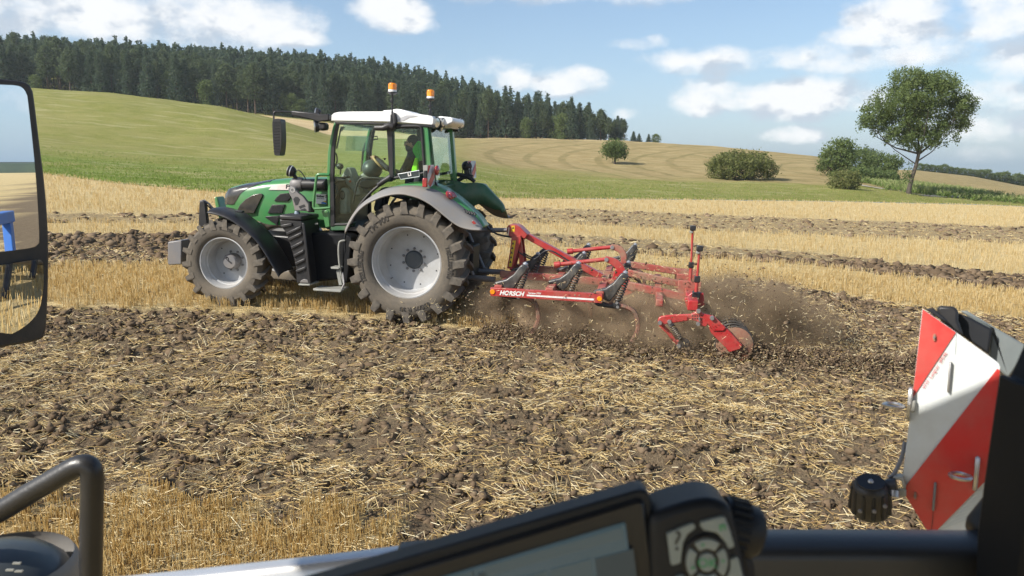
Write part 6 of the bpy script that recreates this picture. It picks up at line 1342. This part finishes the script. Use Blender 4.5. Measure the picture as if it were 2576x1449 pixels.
def ringarc(c, r0, r1, a0, a1, n=8): return [(c[0]+r1*math.cos(R(a0+(a1-a0)*i/n)), c[1]-r1*1.12*math.sin(R(a0+(a1-a0)*i/n))) for i in range(n+1)]+[(c[0]+r0*math.cos(R(a1+(a0-a1)*i/n)), c[1]-r0*1.12*math.sin(R(a1+(a0-a1)*i/n))) for i in range(n+1)]
bc = (2078, 512); btn = []
btn.append(tp('button', 'M', [(1845,348),(1990,288),(2008,294),(2012,318),(1965,352),(1940,402),(1926,520),(1880,536),(1868,530)], M_BTN, .004, .011, .0012, kp))
btn.append(tp('button', 'M', [(2040,280),(2165,247),(2185,250),(2215,330),(2242,425),(2205,440),(2190,405),(2140,345),(2055,328),(2042,300)], M_BTN, .004, .011, .0012, kp))
btn.append(tp('button', 'M', [(1888,605),(1935,590),(1952,600),(1990,680),(2000,720),(1915,720)], M_BTN, .004, .011, .0012, kp))
btn.append(tp('button', 'M', [(2216,496),(2252,484),(2264,492),(2300,640),(2315,720),(2195,720),(2180,640),(2214,560)], M_BTN, .004, .011, .0012, kp))
tp('button_ring', 'M', ringarc(bc, 0.1, 140, 0, 359, 40)[:41], mat('ring_black', (.010,.010,.012), .4, c2=(.014,.014,.016)), .003, .0105, .001, kp)
for a0, a1 in ((52,128),(142,218),(232,308),(-38,38)): btn.append(tp('button', 'M', ringarc(bc, 70, 122, a0, a1), M_BTN, .004, .0125, .001, kp))
ok = tp('button', 'M', ringarc(bc, .1, 50, 0, 359, 28)[:29], M_BTN, .004, .0125, .001, kp)
M_GRN = mat('green_print', (.03,.32,.12), .5, c2=(.03,.3,.1)); bx_ = np.cross(np.array([0,0,1.]), n_); bx_ /= np.linalg.norm(bx_); bx_ = bx_ if bx_[0] > 0 else -bx_; by_ = np.cross(n_, bx_); by_ = by_ if by_[2] > 0 else -by_
nn_ = n_ if np.dot(CAMP-PT.p, n_) > 0 else -n_
def btxt(t, u, v, size, m, off): p = PT.z('M', u, v)+nn_*off; o = MB().text(t, lambda x, y, z: p+bx_*x+by_*(y-size*.35), size, 'CENTER').build('button_print', m, kp)
btxt('?', 1905, 385, .020, M_INK, .0115); btxt('OK', 2078, 512, .0095, M_GRN, .013)
tp('button_print', 'M', [(2150,298),(2182,290),(2188,322),(2180,324),(2176,300),(2160,304),(2164,328),(2156,330)], M_GRN, .0006, .0116, 0, kp)
for (u, v), s in (((2052,405),'up'),((2172,500),'right'),((1992,540),'left'),((2092,612),'down')):
    tri = {'up':[(-9,8),(9,8),(0,-9)],'down':[(-9,-8),(9,-8),(0,9)],'left':[(8,-9),(8,9),(-9,0)],'right':[(-8,-9),(-8,9),(9,0)]}[s]; tp('button_print', 'M', [(u+a, v+b) for a, b in tri], M_GRN, .0006, .0132, 0, kp)
# the cab: window sill, its left end coloured as sunlit, pillar, roof
CB = thing('cab_window_frame', 'dark window frame of our own cab with sill, pillar and roof', 'cab frame', (0,.8,0))
def cb(o): return rooted(o, CB)
def yplane(px, py, Y): r = ray(px, py); return Vector(CAMP+r*Y/r[1])
sill_px = [(1000,1376),(1300,1356),(1600,1348),(1880,1344),(2200,1344),(2576,1347),(2900,1352)]
rings = []
for px, py in sill_px:
    p = yplane(px, py, .80); sec = [(.02,-.004),(.02,-.16),(-.035,-.16),(-.035,-.014),(-.032,-.006),(-.024,-.001),(-.005,0),(.012,0)]; rings.append([p+Vector((0,a,b)) for a, b in sec])
M_SILL = mat('sill_plastic', (.028,.029,.03), .38, c2=(.04,.04,.04), nscale=4, bump=.03, bscale=200)
cb(MB().loft(rings).build('window_sill', M_SILL, bev=.003, smooth=50))
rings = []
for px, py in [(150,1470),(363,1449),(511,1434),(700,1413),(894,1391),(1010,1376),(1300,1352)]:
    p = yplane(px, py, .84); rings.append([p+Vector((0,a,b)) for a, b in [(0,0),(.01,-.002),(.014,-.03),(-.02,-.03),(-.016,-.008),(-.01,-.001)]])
cb(MB().loft(rings).build('sunlit_sill', M_ALU, bev=.002, smooth=50))  # sunlit left end of the sill, its brightness put into pale metal
PPl = Plane(yplane(2520, 1150, .74), (0,-1,0)); cb(panel('window_pillar', (PPl, [PPl.at(*p) for p in [(2680,690),(2576,858),(2536,948),(2511,936),(2490,1080),(2471,1215),(2455,1346),(2450,1520),(2900,1560),(2900,690)]]), mat('pillar_black', (.007,.008,.010), .6, c2=(.010,.011,.013), spec=.2), None, .07, .004, .07))
cb(MB().tube([yplane(*p, .82) for p in ((2453,1352),(2480,1340),(2576,1230),(2700,1080))], [.017,.024,.026,.028], 14).build('window_handle', M_BLACKP, smooth=60))
cb(ellipsoid(yplane(2540,1452,.80), .028, .028, .024).build('handle_knob', M_BLACKP, smooth=60))
cb(MB().box((0,-.15,EYE+.42), (2.5,1.9,.08)).build('roof', M_BLACKP, bev=.02))
# grab rail and the rounded housing at the lower left
GR = thing('handrail', 'bent black tubular handrail outside the cab at the lower left', 'handrail', tuple(yplane(232,1449,1.15)))
pts = [yplane(*zp('W', u, v), 1.15) for u, v in ((-900,1330),(-300,960),(0,800),(300,618),(560,468),(720,375),(800,340),(868,338),(915,385),(926,470),(924,600),(920,900),(912,1449),(905,2300))]
rooted(MB().tube(smoothline(pts, 70), .0172, 16).build('tube', mat('satin_black_tube', (.018,.018,.019), .38, c2=(.03,.028,.026), nscale=8, bump=.05, bscale=150), smooth=60), GR)
hb = thing('round_housing', 'rounded dark grey plastic housing below the handrail', 'housing', tuple(yplane(*zp('W', 30, 1900), 1.2)))
hc = yplane(*zp('W', -20, 1690), 1.2); rooted(ellipsoid(hc, .125, .12, .098).build('dome', mat('housing_dark', (.05,.06,.065), .35, c2=(.04,.045,.05)), smooth=60), hb)
rooted(MB().lathe([(.118,.03),(.124,.02),(.126,0),(.122,-.02)], hc+Vector((0,0,.035)), 'z', 40).build('rim_band', M_GREYP, smooth=60), hb)
for u, v in ((170,1320),(100,1388),(190,1400)):
    p = yplane(*zp('W', u, v), 1.10); rooted(MB().box(p, (.012,.004,.002)).build('vent_slot', M_LGREY), hb)
# striped warning board with its lamp and the box behind it
c_ = CAMP+ray(2400,1060)*1.38; PB = Plane(c_, (-.50,-.85,.16)); nb = PB.n if np.dot(CAMP-PB.p, PB.n) > 0 else -PB.n
WB_ = thing('striped_board', 'large red and white striped warning board with a clear diagonal at the right edge', 'warning board', tuple(c_-np.array([0,0,.5])))
def wb(name, k, pts, m, th, off=0, bev=.001): return rooted(panel(name, pp(PB, k, pts), m, None, th, bev, off), WB_)
plate = wb('plate', 'R', [(430,85),(602,205),(806,352),(822,366),(828,384),(790,800),(770,1420),(560,1420),(470,1242),(345,1042),(330,940),(340,850),(378,545)], M_REFW, .004)
def sub(o): o.parent = plate; o.matrix_parent_inverse = Matrix.Identity(4); return o
sub(wb('red_stripe', 'R', [(432,88),(601,206),(379,543)], M_REFR, .002, .0025, 0))
sub(wb('red_stripe', 'R', [(812,391),(826,398),(786,800),(770,945),(478,1242),(470,1241),(347,1042),(347,986)], M_REFR, .002, .0025, 0))
M_HATCH = mat('reflective_seam', (.45,.52,.54), .4, c2=(.4,.46,.48))
for i in range(11): sub(wb('sheet_seam', 'R', [(520+i*6,1210-i*19),(735,1128-i*15),(735,1129.2-i*15),(520+i*6,1211.2-i*19)], M_HATCH, .0008, .0012, 0)) if 1210-i*19 > 1030 else None
sub(wb('fold_seam', 'R', [(602,206),(604,206),(598,320),(596,320)], M_HATCH, .001, .0012, 0)); sub(wb('fold_seam', 'R', [(486,1112),(488,1112),(474,1241),(472,1241)], M_INK, .001, .004, 0))
sub(wb('hinge_bar', 'R', [(568,354),(580,354),(566,512),(554,508)], M_STEEL, .012, .010, .002)); sub(wb('hinge_bar', 'R', [(490,968),(504,968),(492,1114),(478,1110)], M_IRON, .012, .010, .002))
for u, v in ((492,231),(394,1037)):
    sub(wb('bolt', 'R', [(u+9*math.cos(a), v+20*math.sin(a)) for a in np.linspace(0,6.0,14)], M_REDD, .008, .006, .001)); sub(wb('bolt_core', 'R', [(u+4*math.cos(a), v+8*math.sin(a)) for a in np.linspace(0,6.0,10)], M_IRON, .004, .009, 0))
def ring3(c, a, b, r, th): return MB().tube([Vector(c)+Vector(a)*r*math.cos(t)+Vector(b)*r*1.7*math.sin(t) for t in np.linspace(0, 2*math.pi, 17)], th, 5, False)
bt = np.cross(np.array([0,0,1.]), nb); bt /= np.linalg.norm(bt); bt = bt if bt[0] > 0 else -bt
for u, v in ((690,930),(352,575)):
    p = PB.z('R', u, v, 0)+nb*.02; sub(rooted(ring3(p-bt*.02+nb*.02, bt, nb, .016, .0035).build('clip_ring', M_STEEL, smooth=60), WB_)); sub(rooted(ring3(PB.z('R', u+14, v-5, 0)+nb*.006, nb*.4, np.array([0,0,1.]), .017, .004).build('clip_loop', M_STEEL, smooth=60), WB_))
sub(wb('clip_body', 'R', [(366,552),(398,548),(396,612),(362,612)], M_LGREY, .02, .012, .003))
bn = np.array([0,0,1.])-nb*nb[2]; bn /= np.linalg.norm(bn)
p0, p1 = PB.z('R',436,492), PB.z('R',540,330); d_ = (p1-p0)/np.linalg.norm(p1-p0); u_ = np.cross(nb, d_); u_ = u_ if u_[2] > 0 else -u_
M_REDINK = mat('small_red_print', (.5,.05,.06), .5, c2=(.45,.05,.05)); o = MB().text('WW  Langner  3M/46', lambda x, y, z: p0+d_*x+u_*(y-.002)+nb*.0034, .0085).build('lettering', M_REDINK); sub(o)
# lamp on its bracket
lc = PB.z('K', 340, 600)+nb*.03; lax = Vector((.16,.25,-.95)).normalized(); LC = Vector(lc); wl_ = MB()
LT = LC-lax*.028; LBm = LC+lax*.040
wl_.tube([LT, LT+lax*.003, LT+lax*.009, LC+lax*.012, LBm-lax*.006, LBm], [.0255,.028,.0315,.034,.0345,.030], 28)
wlo = rooted(wl_.build('lamp_body', M_BLACK, smooth=40), WB_)
def sl_(o): o.parent = wlo; o.matrix_parent_inverse = Matrix.Identity(4); return o
sl_(rooted(MB().tube([LT-lax*.003, LT+lax*.001], [.0235,.025], 28).build('lamp_lid', M_BLACKP, smooth=40), WB_)); sl_(rooted(MB().tube([LT-lax*.006, LT-lax*.002], [.0035,.006], 10).build('lid_screw', M_STEEL), WB_))
e1_ = lax.orthogonal().normalized(); e2_ = lax.cross(e1_)
for i in range(12): a = 2*math.pi*i/12; d_ = e1_*math.cos(a)+e2_*math.sin(a); sl_(rooted(MB().tube([LT+lax*.010+d_*.031, LBm-lax*.010+d_*.0345], [.003,.0042], 6).build('cooling_rib', M_BLACKP, smooth=50), WB_))
for u, v in ((258,720),(395,722),(500,672)): sl_(rooted(MB().tube([PB.z('K',u,v)+nb*.064, PB.z('K',u,v)+nb*.067], [.004,.003], 10).build('lamp_screw', M_IRON), WB_))
wb('lamp_bracket', 'K', [(520,545),(690,552),(690,632),(640,632),(540,628)], M_LGREY, .006, .02, .002); wb('lamp_bracket', 'K', [(560,425),(660,430),(690,545),(655,545),(640,470),(565,460)], M_LGREY, .03, .02, .002)
rooted(MB().tube([PB.z('K',500,540)+nb*.02, PB.z('K',600,530)+nb*.02], .016, 10).build('bracket_knuckle', M_BLACK, smooth=50), WB_)
rooted(MB().tube([PB.z('K',575,560)+nb*.03, PB.z('K',575,620)+nb*.034], .009, 10).build('bracket_bolt', M_STEEL, smooth=50), WB_)
rooted(MB().tube(smoothline([PB.z('K',515,450)+nb*.01, PB.z('K',560,420)+nb*.01, PB.z('K',610,330), PB.z('K',645,230)-nb*.01, PB.z('K',665,120)-nb*.02], 18), .004, 6).build('lamp_cable', M_IRON, smooth=60), WB_)
# dark box and grey mudguard edge behind the board
MG = thing('mudguard', 'grey mudguard edge and black box behind the striped board', 'mudguard', tuple(c_-np.array([0,0,.8])))
def mg(name, k, pts, m, d, th, bev=.004): return rooted(panel(name, pp(PB, k, pts, -d if np.dot(PB.n, nb) > 0 else d), m, None, th, bev, 0), MG)
mg('black_box', 'J', [(365,185),(380,140),(545,148),(590,190),(590,300),(650,460),(560,420),(420,330)], M_BLACK, .05, .08, .008)
mg('inner_plate', 'J', [(580,215),(680,250),(940,385),(905,650),(650,470),(560,420)], M_BLACKP, .09, .03)
mg('grey_edge', 'J', [(600,192),(680,195),(930,345),(1270,540),(1330,600),(1105,895),(1000,800),(900,650),(935,388),(760,300)], mat('mudguard_grey', (.12,.15,.16), .5, c2=(.09,.11,.12), nscale=9, dust=(.3,.29,.26), dustamt=.4), .12, .05)
mg('rubber_strip', 'J', [(238,172),(330,168),(480,300),(470,318),(380,270)], M_BLACKP, .02, .02)
# ---------------------------------------------------------------- door mirror
c_ = CAMP+ray(40,600)*2.35; nm_ = np.array([.812,-.584,0.0]); PM = Plane(c_, nm_); nmm = nm_
MR = thing('side_mirror', 'tall black two pane side mirror at the left edge showing field behind', 'mirror', tuple(c_-np.array([0,0,.5])))
def mr(name, k, pts, m, th, off=0, bev=.002, pl=None): return rooted(panel(name, pp(pl or PM, k, pts), m, None, th, bev, off, 3), MR)
hs = smoothline([(0,76),(95,86),(140,100),(160,125),(172,170),(200,400),(225,600),(240,800),(244,1000),(236,1250),(226,1335),(190,1375),(0,1412)], 60)
mr('housing', 'N', [(-420,78)]+hs+[(-420,1440)], mat('mirror_black', (.012,.013,.015), .4, c2=(.02,.02,.022), dust=DUST, dustamt=.15), .05, 0, .008)
g1 = smoothline([(0,105),(80,110),(112,124),(128,150),(138,200),(170,500),(186,720),(192,865),(186,895),(150,914),(0,934)], 44)
mr('mirror_glass', 'N', [(-380,105)]+g1+[(-380,985)], M_MIRROR, .004, .003, 0)
PM2 = Plane(c_, (.800,-.600,-.022))
g2 = smoothline([(0,998),(160,972),(196,978),(207,1010),(208,1080),(202,1170),(180,1240),(130,1296),(60,1340),(0,1356)], 40)
P0_ = [PM.z('N', u, v)+nmm*.004 for u, v in [(-380,1050)]+g2+[(-380,1400)]]
cc_ = np.mean(P0_, 0); n2 = np.array([.800,-.600,-.06]); n2 /= np.linalg.norm(n2)
P1_ = [p+nmm*float(-np.dot(p-cc_, n2)/np.dot(nmm, n2)+.004) for p in P0_]
rooted(MB().slab(P1_, [p-nmm*.004 for p in P1_]).build('wide_mirror_glass', M_MIRROR), MR)
rooted(MB().tube([c_-nm_*.05+np.array([0,0,.2]), c_-nm_*.14+np.array([-.1,-.2,.3]), c_+np.array([-.25,-.6,.35])], .018, 8).build('mirror_arm', M_BLACK, smooth=50), MR)
# ---------------------------------------------------------------- the blue implement behind our tractor (seen in the mirror)
zb = zfield(7.2, -1.35); BI = thing('blue_implement', 'blue cultivator behind our own tractor seen only in the side mirror', 'cultivator', (7.2,-1.62,zb)); BI.scale = (1.25, 1.05, 1.3)
def bi(name, mb, m=M_BLUE, bev=.01): o = mb.build(name, m, BI, bev=bev); return o
for x in (-.8,.2,1.2): bi('cross_beam', MB().box((x,.0,.95), (.14,2.7,.14)))
for y in (-.9,.9): bi('long_beam', MB().box((.2,y,1.08), (2.4,.12,.14)))
bi('mast', MB().box((-1.1,0,1.4), (.14,.7,.9))); bi('mast_strut', MB().tube([(-1.1,0,1.8),(.6,0,1.1)], .06, 8)); bi('side_plate', MB().box((.2,1.36,1.05), (1.6,.05,.16)))
for x in (-.8,.2,1.2):
    for y in (-1.1,-.4,.4,1.1): bi('tine', MB().tube([(x,y,1.05),(x+.25,y,1.2),(x+.38,y,.8),(x+.2,y,.3),(x,y,.0)], .04, 6), M_BLACK, 0)
for x in (-.9,.1,.9): bi('side_post', MB().box((x,1.30,1.32), (.12,.10,.62)))
bi('side_rail', MB().box((0,1.30,1.66), (1.95,.14,.12))); bi('side_panel', MB().box((-.4,1.33,1.30), (.8,.04,.34)))
bi('roller', MB().lathe([(0,1.4),(.3,1.4),(.3,-1.4),(0,-1.4)], (1.9,0,.3), 'y', 20), M_IRON, .01); bi('roller_arm', MB().tube([(1.2,1.2,1.0),(1.9,1.3,.35)], .05, 8))

# ================================================================== SUMMER AIR
def haze():
    x0, x1, y0, y1, z0, z1 = -660, 640, -310, 640, -46, 62
    mb = MB().box(((x0+x1)/2, (y0+y1)/2, (z0+z1)/2), (x1-x0, y1-y0, z1-z0))
    m = bpy.data.materials.new('haze'); m.use_nodes = True; nt = m.node_tree; nt.nodes.clear()
    v = nd(nt, 'ShaderNodeVolumePrincipled'); v.inputs['Color'].default_value = (.80,.90,1.0,1); v.inputs['Density'].default_value = HAZE; v.inputs['Anisotropy'].default_value = .1
    o = nd(nt, 'ShaderNodeOutputMaterial'); nt.links.new(v.outputs[0], o.inputs['Volume'])
    b = mb.build('haze', m); b['kind'] = 'stuff'; tag(b, 'thin pale summer haze over the whole landscape', 'haze')
HAZE = .0002
haze()
